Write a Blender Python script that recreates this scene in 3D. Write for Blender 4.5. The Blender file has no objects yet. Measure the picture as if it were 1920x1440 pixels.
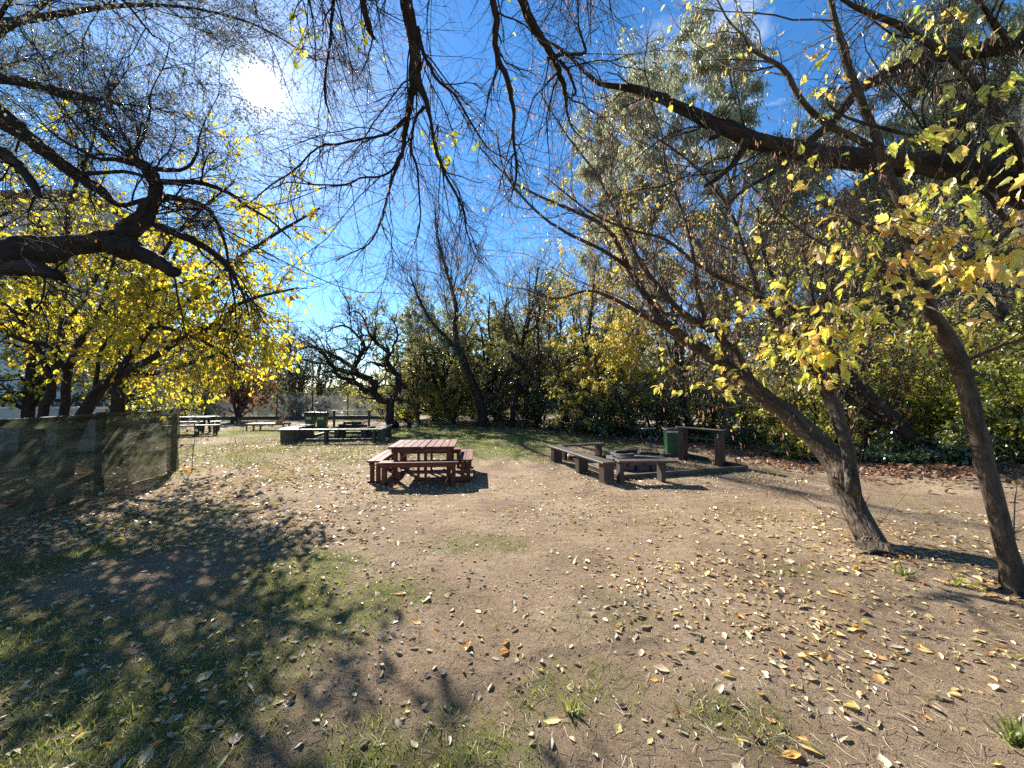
import bpy, bmesh, math, random
import numpy as np
from mathutils import Vector, Matrix

C = bpy.context.scene
COL = C.collection
R = math.radians
CAM_H = 1.8
FPX = 721.0
PITCH = math.atan(20/721.0)
SP, CP = math.sin(PITCH), math.cos(PITCH)
PI = math.pi

# ------------------------------------------------------------------ helpers
def ray(px, py):
    x = (px-960)/FPX; z = (720-py)/FPX
    y = CP-SP*z
    return np.array([x/y, 1.0, (SP+CP*z)/y])
def P(px, py, Y):
    r = ray(px, py)*Y
    return np.array([r[0], r[1], r[2]+CAM_H])
def G(px, py, z=0.0):
    r = ray(px, py)
    k = (z-CAM_H)/r[2]
    return np.array([r[0]*k, r[1]*k, z])

SUN = ray(490, 165); SUN = SUN/np.linalg.norm(SUN)
SUN_EL = math.asin(SUN[2]); SUN_AZ = math.atan2(SUN[0], SUN[1])

def hgt(x, y):
    x = np.asarray(x, float); y = np.asarray(y, float)
    h = 0.016*np.sin(1.9*x+0.6*y)*np.sin(1.3*y-0.5*x+1)+0.010*np.sin(4.1*x-1.7*y+2)*np.sin(3.3*y+0.9*x)
    h = h+0.005*np.sin(9.7*x+3*y)*np.sin(8.3*y-2*x)
    # low bank under the shrubs on the right hand side
    d = np.clip((x-(6.6+0.25*np.abs(y-7.0)))/4.0, 0, 1)*np.clip((y-1)/4, 0, 1)
    return h+0.35*d*d*(3-2*d)

def norm(a):
    return a/np.maximum(np.linalg.norm(a, axis=-1, keepdims=True), 1e-9)

def tag(o, label=None, cat=None, group=None, kind=None):
    if label: o['label'] = label
    if cat: o['category'] = cat
    if group: o['group'] = group
    if kind: o['kind'] = kind
    return o
def empty(name, loc, label, cat, group=None, rz=0):
    o = bpy.data.objects.new(name, None); COL.objects.link(o)
    o.location = [float(v) for v in loc]; o.rotation_euler = (0, 0, rz); o.empty_display_size = 0.2
    return tag(o, label, cat, group)

class Acc:
    """collects vertices and polygons, builds one mesh object"""
    def __init__(s):
        s.v = []; s.li = []; s.lt = []; s.n = 0; s.bk = []
    def add(s, v, li, lt, bk=None):
        s.v.append(np.asarray(v, np.float32).reshape(-1, 3)); s.li.append(np.asarray(li, np.int32).ravel()+s.n)
        s.lt.append(np.asarray(lt, np.int32).ravel())
        s.bk.append(np.zeros((len(s.v[-1]), 3), np.float32) if bk is None else np.asarray(bk, np.float32).reshape(-1, 3))
        s.n += len(s.v[-1])
    def build(s, name, mat, parent=None, smooth=False, origin=None, bark=False):
        if not s.v: return None
        v = np.concatenate(s.v); li = np.concatenate(s.li); lt = np.concatenate(s.lt)
        off = np.zeros(3)
        if parent is not None: off = np.array(parent_world(parent))
        elif origin is not None: off = np.array(origin, float)
        v = (v-off).astype(np.float32)
        me = bpy.data.meshes.new(name)
        me.vertices.add(len(v)); me.vertices.foreach_set('co', v.ravel())
        me.loops.add(len(li)); me.loops.foreach_set('vertex_index', li)
        me.polygons.add(len(lt)); me.polygons.foreach_set('loop_start', np.concatenate([[0], np.cumsum(lt)[:-1]]).astype(np.int32))
        if bark:
            at = me.attributes.new('bark', 'FLOAT_VECTOR', 'POINT')
            at.data.foreach_set('vector', np.concatenate(s.bk).ravel())
        me.update(calc_edges=True)
        if smooth: me.shade_smooth()
        else: me.shade_flat()
        me.materials.append(mat)
        o = bpy.data.objects.new(name, me); COL.objects.link(o)
        if parent is not None: o.parent = parent
        else: o.location = [float(q) for q in off]
        return o

def parent_world(p):
    # every parent used with Acc is unrotated, so offsets just add
    l = Vector((0, 0, 0))
    while p is not None:
        l += p.location; p = p.parent
    return l

def tubes(acc, Pth, Rad, sides, rough=0.0, rng=None, cap=True):
    """Pth (N,k,3), Rad (N,k): a batch of tapered tubes"""
    Pth = np.asarray(Pth, float); Rad = np.asarray(Rad, float)
    N, k, _ = Pth.shape
    T = np.empty_like(Pth)
    T[:, 1:-1] = Pth[:, 2:]-Pth[:, :-2]; T[:, 0] = Pth[:, 1]-Pth[:, 0]; T[:, -1] = Pth[:, -1]-Pth[:, -2]
    T = norm(T)
    m = norm(Pth[:, -1]-Pth[:, 0])
    ref = np.where(np.abs(m[:, 2:3]) < 0.8, np.array([[0, 0, 1.0]]), np.array([[1.0, 0.2, 0]]))
    U = np.empty_like(Pth)
    u = norm(np.cross(T[:, 0], ref))
    for i in range(k):
        u = norm(u-T[:, i]*np.sum(u*T[:, i], -1, keepdims=True)); U[:, i] = u
    V = np.cross(T, U)
    a = np.arange(sides)*2*PI/sides
    ca, sa = np.cos(a), np.sin(a)
    rr = Rad[:, :, None]*np.ones(sides)
    if rough > 0:
        ph = rng.uniform(0, 6.28, (N, 6, 1, 1))
        s_ = np.linspace(0, 1, k)[None, :, None]*k
        nz = (np.sin(2*a+ph[:, 0]+0.35*s_)+0.8*np.sin(3*a+ph[:, 1]-0.5*s_)+0.7*np.sin(0.9*s_+ph[:, 2]+a)+0.6*np.sin(5*a+ph[:, 3]+0.8*s_)+(sides > 20)*(.55*np.sin(9*a+ph[:, 4]+1.5*np.sin(.7*s_+ph[:, 0]))+.45*np.sin(13*a+ph[:, 5]+2*np.sin(.9*s_+ph[:, 1]))))
        rr = rr*(1+rough*nz/2+rough*0.3*rng.normal(0, 1, (N, k, sides)))
    v = Pth[:, :, None, :]+rr[..., None]*(ca[None, None, :, None]*U[:, :, None, :]+sa[None, None, :, None]*V[:, :, None, :])
    seg = np.linalg.norm(np.diff(Pth, axis=1), axis=-1); s = np.concatenate([np.zeros((N, 1)), np.cumsum(seg, 1)], 1)
    bk = np.empty((N, k, sides, 3)); bk[..., 0] = Rad[:, :, None]*ca; bk[..., 1] = Rad[:, :, None]*sa; bk[..., 2] = s[:, :, None]
    bk = bk+(np.arange(N)*3.7)[:, None, None, None]
    idx = np.arange(N*k*sides).reshape(N, k, sides)
    q = np.stack([idx[:, :-1, :], np.roll(idx, -1, 2)[:, :-1, :], np.roll(idx, -1, 2)[:, 1:, :], idx[:, 1:, :]], -1).reshape(-1, 4)
    li = [q.ravel()]; lt = [np.full(len(q), 4)]
    if cap:
        li.append(idx[:, -1, :].ravel()); lt.append(np.full(N, sides))
        li.append(idx[:, 0, ::-1].ravel()); lt.append(np.full(N, sides))
    acc.add(v, np.concatenate(li), np.concatenate(lt), bk)

# leaf templates: axis +Y, normal +Z
def tpl(v, f):
    return np.array(v, float), f
LEAF_S = tpl([(0, 0, 0), (-.34, .5, .09), (0, 1, -.06), (.34, .5, .09)], [(0, 3, 2), (0, 2, 1)])
LEAF_N = tpl([(0, 0, 0), (-.11, .45, .02), (0, 1, -.08), (.11, .45, .02)], [(0, 3, 2), (0, 2, 1)])
LEAF_O = tpl([(0, 0, 0), (0, .35, -.03), (0, .7, -.05), (0, 1, -.16), (-.3, .3, .06), (-.27, .65, .02), (.3, .3, .06), (.27, .65, .02)],
             [(0, 1, 4), (1, 2, 5, 4), (2, 3, 5), (0, 6, 1), (1, 6, 7, 2), (2, 7, 3)])
LEAF_L = tpl([(0, 0, 0), (.2, .12, .05), (.33, .33, .07), (.22, .42, .04), (.29, .62, .05), (.13, .68, .0), (.12, .85, -.06), (0, 1.05, -.2),
              (-.12, .85, -.06), (-.13, .68, 0), (-.29, .62, .05), (-.22, .42, .04), (-.33, .33, .07), (-.2, .12, .05), (0, .5, -.05)],
             [(0, 1, 2, 3, 14), (14, 3, 4, 5, 6, 7), (0, 14, 11, 12, 13), (14, 7, 8, 9, 10, 11)])
BLADE = tpl([(-.05, 0, 0), (.05, 0, 0), (.035, .55, .06), (-.035, .55, .06), (0, 1, .28)], [(0, 1, 2, 3), (3, 2, 4)])

def place(acc, T, pos, axis, nrm, size, rng, wid=None):
    tv, tf = T
    N = len(pos)
    if N == 0: return
    ax = norm(axis); b = norm(np.cross(ax, nrm)); n = np.cross(b, ax)
    wx = np.ones(N) if wid is None else wid
    v = (tv[None, :, 0:1]*b[:, None, :]*wx[:, None, None]+tv[None, :, 1:2]*ax[:, None, :]+tv[None, :, 2:3]*n[:, None, :])*size[:, None, None]+pos[:, None, :]
    fl = np.concatenate([np.array(f) for f in tf]); ft = np.array([len(f) for f in tf])
    li = (fl[None, :]+(np.arange(N)*len(tv))[:, None]).ravel()
    acc.add(v.reshape(-1, 3), li, np.tile(ft, N))

def leaves_on(acc, T, L, n, size, rng, droop=0.4, tmin=.15, jitter=0.03, along=.6, tmax=1.0, keep=None):
    Pt, Rd = L
    N, k, _ = Pt.shape
    ln = np.linalg.norm(np.diff(Pt, axis=1), axis=-1).sum(1)
    i = rng.choice(N, n, p=ln/ln.sum())
    t = rng.uniform(tmin, tmax, n)*(k-1); j = np.clip(t.astype(int), 0, k-2); f = (t-j)[:, None]
    p = Pt[i, j]*(1-f)+Pt[i, j+1]*f
    tg = norm(Pt[i, j+1]-Pt[i, j])
    ax = tg*along+rng.normal(0, .55, (n, 3)); ax[:, 2] -= droop
    nr = rng.normal(0, .7, (n, 3)); nr[:, 2] += .7
    p = p+rng.normal(0, jitter, (n, 3)); sz = size*rng.uniform(.55, 1.3, n)
    if keep is not None:
        k = keep(p); p = p[k]; ax = ax[k]; nr = nr[k]; sz = sz[k]
    place(acc, T, p, ax, nr, sz, rng)

def spawn(levels, n, length, ang, rng, k=6, tmin=.15, tmax=1.0, trop=(0, 0, 0), wander=.22, rfac=.55, rmax=1.0, rmin=.002, taper=.35, bias=1.0, lvar=.45, short=.45):
    """grow n children on a list of parent levels"""
    Ps = []; Rs = []
    Wt = []; src = []
    for li, (Pt, Rd) in enumerate(levels):
        ln = np.linalg.norm(np.diff(Pt, axis=1), axis=-1).sum(1)
        Wt.append(ln**bias); src.append(np.stack([np.full(len(Pt), li), np.arange(len(Pt))], 1))
    Wt = np.concatenate(Wt); src = np.concatenate(src)
    c = src[rng.choice(len(src), n, p=Wt/Wt.sum())]
    pos = np.empty((n, 3)); tg = np.empty((n, 3)); rad = np.empty(n); tt = rng.uniform(tmin, tmax, n)
    for li, (Pt, Rd) in enumerate(levels):
        m = np.where(c[:, 0] == li)[0]
        if len(m) == 0: continue
        kk = Pt.shape[1]; t = tt[m]*(kk-1); j = np.clip(t.astype(int), 0, kk-2); f = (t-j)
        q = c[m, 1]
        pos[m] = Pt[q, j]*(1-f)[:, None]+Pt[q, j+1]*f[:, None]
        tg[m] = norm(Pt[q, j+1]-Pt[q, j]); rad[m] = Rd[q, j]*(1-f)+Rd[q, j+1]*f
    pr = norm(np.cross(tg, rng.normal(0, 1, (n, 3))))
    a = rng.normal(ang, .22, n)[:, None]
    d = norm(np.cos(a)*tg+np.sin(a)*pr)
    L = length*np.exp(rng.normal(0, lvar, n))*(1-short*tt)
    st = (L/(k-1))[:, None]
    path = np.empty((n, k, 3)); path[:, 0] = pos
    tr = np.array(trop)
    for i in range(1, k):
        d = norm(d+rng.normal(0, wander, (n, 3))+tr); path[:, i] = path[:, i-1]+st*d
    r0 = np.clip(rad*rfac, rmin, rmax)
    rd = r0[:, None]*np.linspace(1, taper, k)[None, :]
    return path, rd

def crspline(pts, k):
    pts = np.asarray(pts, float)
    q = np.concatenate([[2*pts[0]-pts[1]], pts, [2*pts[-1]-pts[-2]]])
    n = len(pts)-1
    t = np.linspace(0, n, k); i = np.clip(t.astype(int), 0, n-1); f = (t-i)[:, None]
    a, b, c, d = q[i], q[i+1], q[i+2], q[i+3]
    return 0.5*((2*b)+(-a+c)*f+(2*a-5*b+4*c-d)*f**2+(-a+3*b-3*c+d)*f**3)

def limb(pts, Y0, Y1, k=24, rs=1.0):
    """traced limb (pixel x, pixel y, pixel width) given its own distance Y0 to Y1 -> (1,k,3),(1,k)"""
    p = np.array([q[:2] for q in pts], float); w = np.array([q[2] for q in pts], float)
    s = np.concatenate([[0], np.cumsum(np.linalg.norm(np.diff(p, axis=0), axis=1))]); s /= s[-1]
    Y = Y0+(Y1-Y0)*s
    g = np.gradient(p, axis=0); g = norm(g); nn = np.stack([-g[:, 1], g[:, 0]], 1); rho = np.stack([(p[:, 0]-960)/FPX, (p[:, 1]-740)/FPX], 1)
    w = w/np.sqrt(1+np.sum(nn*rho, 1)**2)
    v = np.array([P(a[0], a[1], y) for a, y in zip(p, Y)]); r = w*Y/FPX/2*rs
    X = crspline(np.concatenate([v, r[:, None]], 1), k)
    return X[None, :, :3], np.maximum(X[None, :, 3], .003)
def limb3(pts, k=20):
    X = crspline(np.array(pts, float), k)
    return X[None, :, :3], np.maximum(X[None, :, 3], .003)
def crook(L, rng, amt=.35):
    Pt, Rd = L
    n = rng.normal(0, 1, Pt.shape)*Rd[..., None]*amt; n[:, 0] = 0
    return Pt+n, Rd

# ------------------------------------------------------------------ materials
def nodes(name):
    m = bpy.data.materials.new(name); m.use_nodes = True
    nt = m.node_tree; nt.nodes.clear()
    out = nt.nodes.new('ShaderNodeOutputMaterial')
    return m, nt, out
def N_(nt, t, **kw):
    n = nt.nodes.new(t)
    for k, v in kw.items():
        if k in n.inputs: n.inputs[k].default_value = v
        else: setattr(n, k, v)
    return n
def ramp(nt, stops, interp='LINEAR'):
    r = nt.nodes.new('ShaderNodeValToRGB'); e = r.color_ramp.elements; r.color_ramp.interpolation = interp
    while len(e) > 1: e.remove(e[-1])
    e[0].position = stops[0][0]; e[0].color = (*stops[0][1], 1)
    for p, c in stops[1:]:
        x = e.new(p); x.color = (*c, 1)
    return r

def mat_leaf(name, cols, trans=.5, gloss=.06, rough=.45, clump=.5):
    m, nt, out = nodes(name); L = nt.links.new
    geo = N_(nt, 'ShaderNodeNewGeometry')
    n = len(cols)
    rp = ramp(nt, [(i/max(n-1, 1), c) for i, c in enumerate(cols)])
    tc = N_(nt, 'ShaderNodeTexCoord'); nz = N_(nt, 'ShaderNodeTexNoise', Scale=1.1, Detail=1.0)
    L(tc.outputs['Object'], nz.inputs['Vector'])
    mx = N_(nt, 'ShaderNodeMix', data_type='FLOAT'); mx.inputs[0].default_value = clump*.8
    L(geo.outputs['Random Per Island'], mx.inputs[2])
    mr = N_(nt, 'ShaderNodeMapRange'); mr.inputs[1].default_value = .3; mr.inputs[2].default_value = .7
    L(nz.outputs[0], mr.inputs[0]); L(mr.outputs[0], mx.inputs[3])
    L(mx.outputs[0], rp.inputs[0])
    d = N_(nt, 'ShaderNodeBsdfDiffuse'); t = N_(nt, 'ShaderNodeBsdfTranslucent'); g = N_(nt, 'ShaderNodeBsdfGlossy', Roughness=rough)
    L(rp.outputs[0], d.inputs['Color'])
    hs = N_(nt, 'ShaderNodeHueSaturation', Saturation=1.02, Value=1.75); L(rp.outputs[0], hs.inputs['Color']); L(hs.outputs[0], t.inputs['Color'])
    a = N_(nt, 'ShaderNodeMixShader'); a.inputs[0].default_value = trans; L(d.outputs[0], a.inputs[1]); L(t.outputs[0], a.inputs[2])
    b = N_(nt, 'ShaderNodeMixShader'); L(a.outputs[0], b.inputs[1]); L(g.outputs[0], b.inputs[2])
    lw = N_(nt, 'ShaderNodeLayerWeight', Blend=.25)
    mm = N_(nt, 'ShaderNodeMath', operation='MULTIPLY_ADD'); mm.inputs[1].default_value = gloss*2.5; mm.inputs[2].default_value = gloss
    L(lw.outputs['Fresnel'], mm.inputs[0]); L(mm.outputs[0], b.inputs[0])
    L(b.outputs[0], out.inputs[0])
    return m

def mat_bark(name, dark, light, scale=14, bump=.6, moss=None):
    m, nt, out = nodes(name); L = nt.links.new
    at = N_(nt, 'ShaderNodeAttribute', attribute_name='bark')
    mp = N_(nt, 'ShaderNodeMapping'); mp.inputs['Scale'].default_value = (1, 1, .28); L(at.outputs['Vector'], mp.inputs[0])
    n1 = N_(nt, 'ShaderNodeTexNoise', Scale=scale, Detail=6.0, Roughness=.65); L(mp.outputs[0], n1.inputs['Vector'])
    v1 = N_(nt, 'ShaderNodeTexVoronoi', Scale=scale*1.6, feature='DISTANCE_TO_EDGE'); L(mp.outputs[0], v1.inputs['Vector'])
    mp2 = N_(nt, 'ShaderNodeMapping'); mp2.inputs['Scale'].default_value = (3.2, 3.2, .8); L(at.outputs['Vector'], mp2.inputs[0])
    n2 = N_(nt, 'ShaderNodeTexNoise', Scale=2.3, Detail=4.0); L(mp2.outputs[0], n2.inputs['Vector'])
    mid = tuple((a+b)/2 for a, b in zip(dark, light))
    rp = ramp(nt, [(.28, dark), (.5, mid), (.72, light)]); L(n1.outputs[0], rp.inputs[0])
    r2 = ramp(nt, [(.35, tuple(c*.62 for c in (1, 1, 1))), (.65, (1.12, 1.08, 1.0))]); L(n2.outputs[0], r2.inputs[0])
    mu = N_(nt, 'ShaderNodeMix', data_type='RGBA', blend_type='MULTIPLY'); mu.inputs[0].default_value = 1
    L(rp.outputs[0], mu.inputs[6]); L(r2.outputs[0], mu.inputs[7])
    col = mu.outputs[2]
    if moss:
        n3 = N_(nt, 'ShaderNodeTexNoise', Scale=4.0, Detail=6.0, Roughness=.65); L(mp2.outputs[0], n3.inputs['Vector'])
        r3 = ramp(nt, [(.54, (0, 0, 0)), (.72, (.8, .8, .8))]); L(n3.outputs[0], r3.inputs[0])
        m3 = N_(nt, 'ShaderNodeMix', data_type='RGBA'); L(r3.outputs[0], m3.inputs[0]); L(col, m3.inputs[6]); m3.inputs[7].default_value = (*moss, 1); col = m3.outputs[2]
    bs = N_(nt, 'ShaderNodeBsdfPrincipled', Roughness=.85); L(col, bs.inputs['Base Color'])
    bs.inputs['Specular IOR Level'].default_value = .25
    ad = N_(nt, 'ShaderNodeMath', operation='MULTIPLY_ADD'); ad.inputs[1].default_value = .8; L(v1.outputs[0], ad.inputs[0]); L(n1.outputs[0], ad.inputs[2])
    bp = N_(nt, 'ShaderNodeBump', Strength=bump, Distance=.045); L(ad.outputs[0], bp.inputs['Height']); L(bp.outputs[0], bs.inputs['Normal'])
    L(bs.outputs[0], out.inputs[0])
    return m

def mat_plain(name, col, rough=.7, var=.25, scale=6, bump=.15, metal=0.0, spec=.4):
    m, nt, out = nodes(name); L = nt.links.new
    tc = N_(nt, 'ShaderNodeTexCoord'); nz = N_(nt, 'ShaderNodeTexNoise', Scale=scale, Detail=5.0, Roughness=.6); L(tc.outputs['Object'], nz.inputs['Vector'])
    rp = ramp(nt, [(.3, tuple(c*(1-var) for c in col)), (.7, tuple(min(1, c*(1+var)) for c in col))]); L(nz.outputs[0], rp.inputs[0])
    bs = N_(nt, 'ShaderNodeBsdfPrincipled', Roughness=rough, Metallic=metal); L(rp.outputs[0], bs.inputs['Base Color'])
    bs.inputs['Specular IOR Level'].default_value = spec
    n2 = N_(nt, 'ShaderNodeTexNoise', Scale=scale*6, Detail=4.0); L(tc.outputs['Object'], n2.inputs['Vector'])
    bp = N_(nt, 'ShaderNodeBump', Strength=bump, Distance=.01); L(n2.outputs[0], bp.inputs['Height']); L(bp.outputs[0], bs.inputs['Normal'])
    L(bs.outputs[0], out.inputs[0])
    return m

def mat_wood(name, dark, light, axis=0, rough=.6, spec=.35, sc=1.0):
    m, nt, out = nodes(name); L = nt.links.new
    tc = N_(nt, 'ShaderNodeTexCoord'); mp = N_(nt, 'ShaderNodeMapping')
    s = [22*sc]*3; s[axis] = 1.6*sc; mp.inputs['Scale'].default_value = s
    geo = N_(nt, 'ShaderNodeNewGeometry')
    cm = N_(nt, 'ShaderNodeVectorMath', operation='SCALE'); cm.inputs[0].default_value = (7, 13, 5); L(geo.outputs['Random Per Island'], cm.inputs['Scale'])
    ad = N_(nt, 'ShaderNodeVectorMath', operation='ADD'); L(tc.outputs['Object'], mp.inputs[0]); L(mp.outputs[0], ad.inputs[0]); L(cm.outputs[0], ad.inputs[1])
    nz = N_(nt, 'ShaderNodeTexNoise', Scale=1.0, Detail=6.0, Roughness=.65, Distortion=.4); L(ad.outputs[0], nz.inputs['Vector'])
    rp = ramp(nt, [(.3, dark), (.7, light)]); L(nz.outputs[0], rp.inputs[0])
    hs = N_(nt, 'ShaderNodeHueSaturation'); mr = N_(nt, 'ShaderNodeMapRange'); mr.inputs[3].default_value = .7; mr.inputs[4].default_value = 1.3
    L(geo.outputs['Random Per Island'], mr.inputs[0]); L(mr.outputs[0], hs.inputs['Value']); L(rp.outputs[0], hs.inputs['Color'])
    n2 = N_(nt, 'ShaderNodeTexNoise', Scale=3.5, Detail=4.0); L(tc.outputs['Object'], n2.inputs['Vector'])
    r2 = ramp(nt, [(.35, (.62, .62, .62)), (.6, (1, 1, 1))]); L(n2.outputs[0], r2.inputs[0])
    mu = N_(nt, 'ShaderNodeMix', data_type='RGBA', blend_type='MULTIPLY'); mu.inputs[0].default_value = 1; L(hs.outputs[0], mu.inputs[6]); L(r2.outputs[0], mu.inputs[7])
    bs = N_(nt, 'ShaderNodeBsdfPrincipled', Roughness=rough); L(mu.outputs[2], bs.inputs['Base Color']); bs.inputs['Specular IOR Level'].default_value = spec
    bp = N_(nt, 'ShaderNodeBump', Strength=.35, Distance=.006); L(nz.outputs[0], bp.inputs['Height']); L(bp.outputs[0], bs.inputs['Normal'])
    L(bs.outputs[0], out.inputs[0])
    return m

def mat_cloth(name, c1, c2, transp=.35, transl=.5, scale=2.2):
    m, nt, out = nodes(name); L = nt.links.new
    tc = N_(nt, 'ShaderNodeTexCoord'); nz = N_(nt, 'ShaderNodeTexNoise', Scale=scale, Detail=6.0, Roughness=.7, Distortion=.3); mp = N_(nt, 'ShaderNodeMapping'); mp.inputs['Scale'].default_value = (1, 1, 3.2); mp.inputs['Rotation'].default_value = (.25, .2, 0); L(tc.outputs['Object'], mp.inputs[0]); L(mp.outputs[0], nz.inputs['Vector'])
    rp = ramp(nt, [(.35, c1), (.65, c2)]); L(nz.outputs[0], rp.inputs[0])
    d = N_(nt, 'ShaderNodeBsdfDiffuse'); t = N_(nt, 'ShaderNodeBsdfTranslucent'); tr = N_(nt, 'ShaderNodeBsdfTransparent')
    L(rp.outputs[0], d.inputs[0]); L(rp.outputs[0], t.inputs[0])
    a = N_(nt, 'ShaderNodeMixShader'); a.inputs[0].default_value = transl; L(d.outputs[0], a.inputs[1]); L(t.outputs[0], a.inputs[2])
    b = N_(nt, 'ShaderNodeMixShader'); b.inputs[0].default_value = transp; L(a.outputs[0], b.inputs[1]); L(tr.outputs[0], b.inputs[2])
    L(b.outputs[0], out.inputs[0])
    return m

M = {}
M['bark_dark'] = mat_bark('bark_dark', (.012, .009, .008), (.058, .045, .036), 16, .8)
M['bark_moss'] = mat_bark('bark_moss', (.018, .014, .012), (.07, .056, .046), 14, .8, (.045, .045, .02))
M['bark_pale'] = mat_bark('bark_pale', (.028, .019, .013), (.15, .108, .073), 17, 1.0, (.15, .13, .10))
M['bark_ridge'] = mat_bark('bark_ridge', (.006, .005, .004), (.075, .06, .045), 12, 1.0)
M['bark_grey'] = mat_bark('bark_grey', (.06, .05, .042), (.17, .14, .115), 9, .6)
M['twig_dark'] = mat_bark('twig_dark', (.02, .014, .012), (.055, .04, .032), 8, .2)
M['twig_red'] = mat_bark('twig_red', (.06, .038, .027), (.16, .108, .076), 8, .2)
M['twig_grey'] = mat_bark('twig_grey', (.075, .06, .05), (.17, .14, .12), 8, .2)
Y_ = [(.30, .24, .015), (.42, .34, .02), (.48, .36, .03), (.40, .21, .02)]
M['leaf_yellow'] = mat_leaf('leaf_yellow', [(.12, .15, .015), (.30, .30, .02), (.46, .40, .028), (.52, .38, .035), (.46, .23, .03)], .62, .05, clump=.35)
M['leaf_gold'] = mat_leaf('leaf_gold', [(.26, .33, .035), (.46, .46, .06), (.60, .52, .09), (.62, .42, .09), (.48, .24, .08)], .5, .06, clump=.35)
M['leaf_lime'] = mat_leaf('leaf_lime', [(.10, .135, .02), (.24, .26, .035), (.42, .39, .05), (.54, .44, .07)], .55, .04)
M['leaf_bush'] = mat_leaf('leaf_bush', [(.05, .075, .016), (.12, .145, .026), (.24, .24, .036), (.40, .35, .05)], .55, .05, .42)
M['leaf_olive'] = mat_leaf('leaf_olive', [(.10, .12, .025), (.20, .20, .04), (.31, .28, .055), (.42, .31, .06)], .52, .05, .45)
M['leaf_centre'] = mat_leaf('leaf_centre', [(.075, .085, .025), (.14, .145, .038), (.22, .205, .055), (.32, .25, .065)], .42, .07, .4)
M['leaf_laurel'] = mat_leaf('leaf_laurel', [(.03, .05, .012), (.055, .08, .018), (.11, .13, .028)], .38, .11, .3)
M['leaf_grey'] = mat_leaf('leaf_grey', [(.13, .15, .08), (.20, .22, .12), (.28, .28, .15), (.30, .25, .13)], .5, .05, .45)
M['leaf_willow'] = mat_leaf('leaf_willow', [(.08, .10, .055), (.13, .15, .075), (.18, .18, .10), (.17, .12, .08)], .4, .12, .35)
M['leaf_rust'] = mat_leaf('leaf_rust', [(.12, .05, .025), (.22, .09, .035), (.30, .15, .05), (.16, .12, .04)], .45, .04)
M['seed'] = mat_leaf('seed', [(.20, .095, .05), (.30, .16, .09), (.38, .24, .14)], .45, .03)
M['leaf_weep'] = mat_leaf('leaf_weep', [(.22, .21, .035), (.40, .35, .05), (.50, .39, .065), (.44, .26, .07)], .52, .05)
M['leaf_far'] = mat_leaf('leaf_far', [(.045, .05, .025), (.09, .09, .04), (.14, .12, .055)], .4, .04)
M['fall_beige'] = mat_leaf('fall_beige', [(.24, .18, .11), (.40, .32, .20), (.50, .41, .27)], .2, .04, .45)
M['fall_yellow'] = mat_leaf('fall_yellow', [(.48, .38, .10), (.58, .47, .16), (.52, .45, .20)], .25, .06)
M['fall_orange'] = mat_leaf('fall_orange', [(.42, .19, .05), (.56, .29, .07), (.60, .36, .12)], .25, .06)
M['fall_brown'] = mat_leaf('fall_brown', [(.11, .06, .035), (.19, .11, .065), (.28, .18, .11)], .15, .05)
M['fall_mix'] = mat_leaf('fall_mix', [(.17, .11, .07), (.38, .31, .20), (.54, .46, .32), (.56, .44, .16), (.50, .30, .10), (.44, .37, .25)], .2, .07, .4, clump=0)
M['fall_gold'] = mat_leaf('fall_gold', [(.24, .15, .08), (.46, .33, .15), (.58, .47, .21), (.54, .36, .17), (.50, .42, .28)], .22, .06, .4, clump=0)
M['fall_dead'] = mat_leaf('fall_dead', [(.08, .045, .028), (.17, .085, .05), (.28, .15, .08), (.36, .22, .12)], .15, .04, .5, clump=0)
M['grass'] = mat_leaf('grass_blade', [(.05, .08, .012), (.12, .155, .02), (.21, .215, .04), (.32, .27, .10)], .45, .05, .5, clump=.3)
M['red_wood_x'] = mat_wood('red_wood_x', (.075, .02, .012), (.235, .08, .048), 0, .6, .22)
M['red_wood_y'] = mat_wood('red_wood_y', (.075, .02, .012), (.235, .08, .048), 1, .6, .22)
M['brown_wood'] = mat_wood('brown_wood', (.034, .023, .017), (.11, .082, .06), 0, .6, .4)
M['brown_wood_y'] = mat_wood('brown_wood_y', (.045, .03, .022), (.13, .095, .07), 1, .6, .4)
M['brown_wood_z'] = mat_wood('brown_wood_z', (.04, .024, .018), (.10, .065, .048), 2, .6, .4)
M['dark_wood'] = mat_wood('dark_wood', (.022, .024, .02), (.065, .065, .055), 0, .5, .5)
M['dark_wood_z'] = mat_wood('dark_wood_z', (.022, .024, .02), (.05, .05, .042), 2, .5, .5)
M['plum_wood'] = mat_wood('plum_wood', (.028, .014, .013), (.07, .036, .03), 2, .55, .4)
M['tan_wood'] = mat_wood('tan_wood', (.22, .13, .075), (.42, .28, .18), 0, .6, .35)
M['grey_wood'] = mat_wood('grey_wood', (.16, .13, .105), (.34, .29, .24), 0, .55, .5)
M['green_plastic'] = mat_plain('green_plastic', (.022, .085, .03), .4, .2, 5, .05, 0, .5)
M['olive_plastic'] = mat_plain('olive_plastic', (.03, .06, .03), .45, .2, 5, .05, 0, .5)
M['black_plastic'] = mat_plain('black_plastic', (.010, .010, .011), .5, .3, 9, .3, 0, .5)
M['label_yellow'] = mat_plain('label_yellow', (.46, .44, .22), .5, .15, 5, .05)
M['pale_plastic'] = mat_plain('pale_plastic', (.55, .56, .55), .3, .2, 9, .3)
M['iron'] = mat_plain('iron', (.05, .048, .046), .5, .4, 20, .3, .6)
M['steel'] = mat_plain('steel', (.45, .44, .42), .35, .25, 20, .1, .8)
M['char'] = mat_plain('char', (.018, .016, .015), .8, .5, 12, .6)
M['stone'] = mat_plain('stone', (.085, .07, .06), .85, .4, 8, .6)
M['concrete'] = mat_plain('concrete', (.06, .055, .05), .8, .35, 7, .4)
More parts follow.
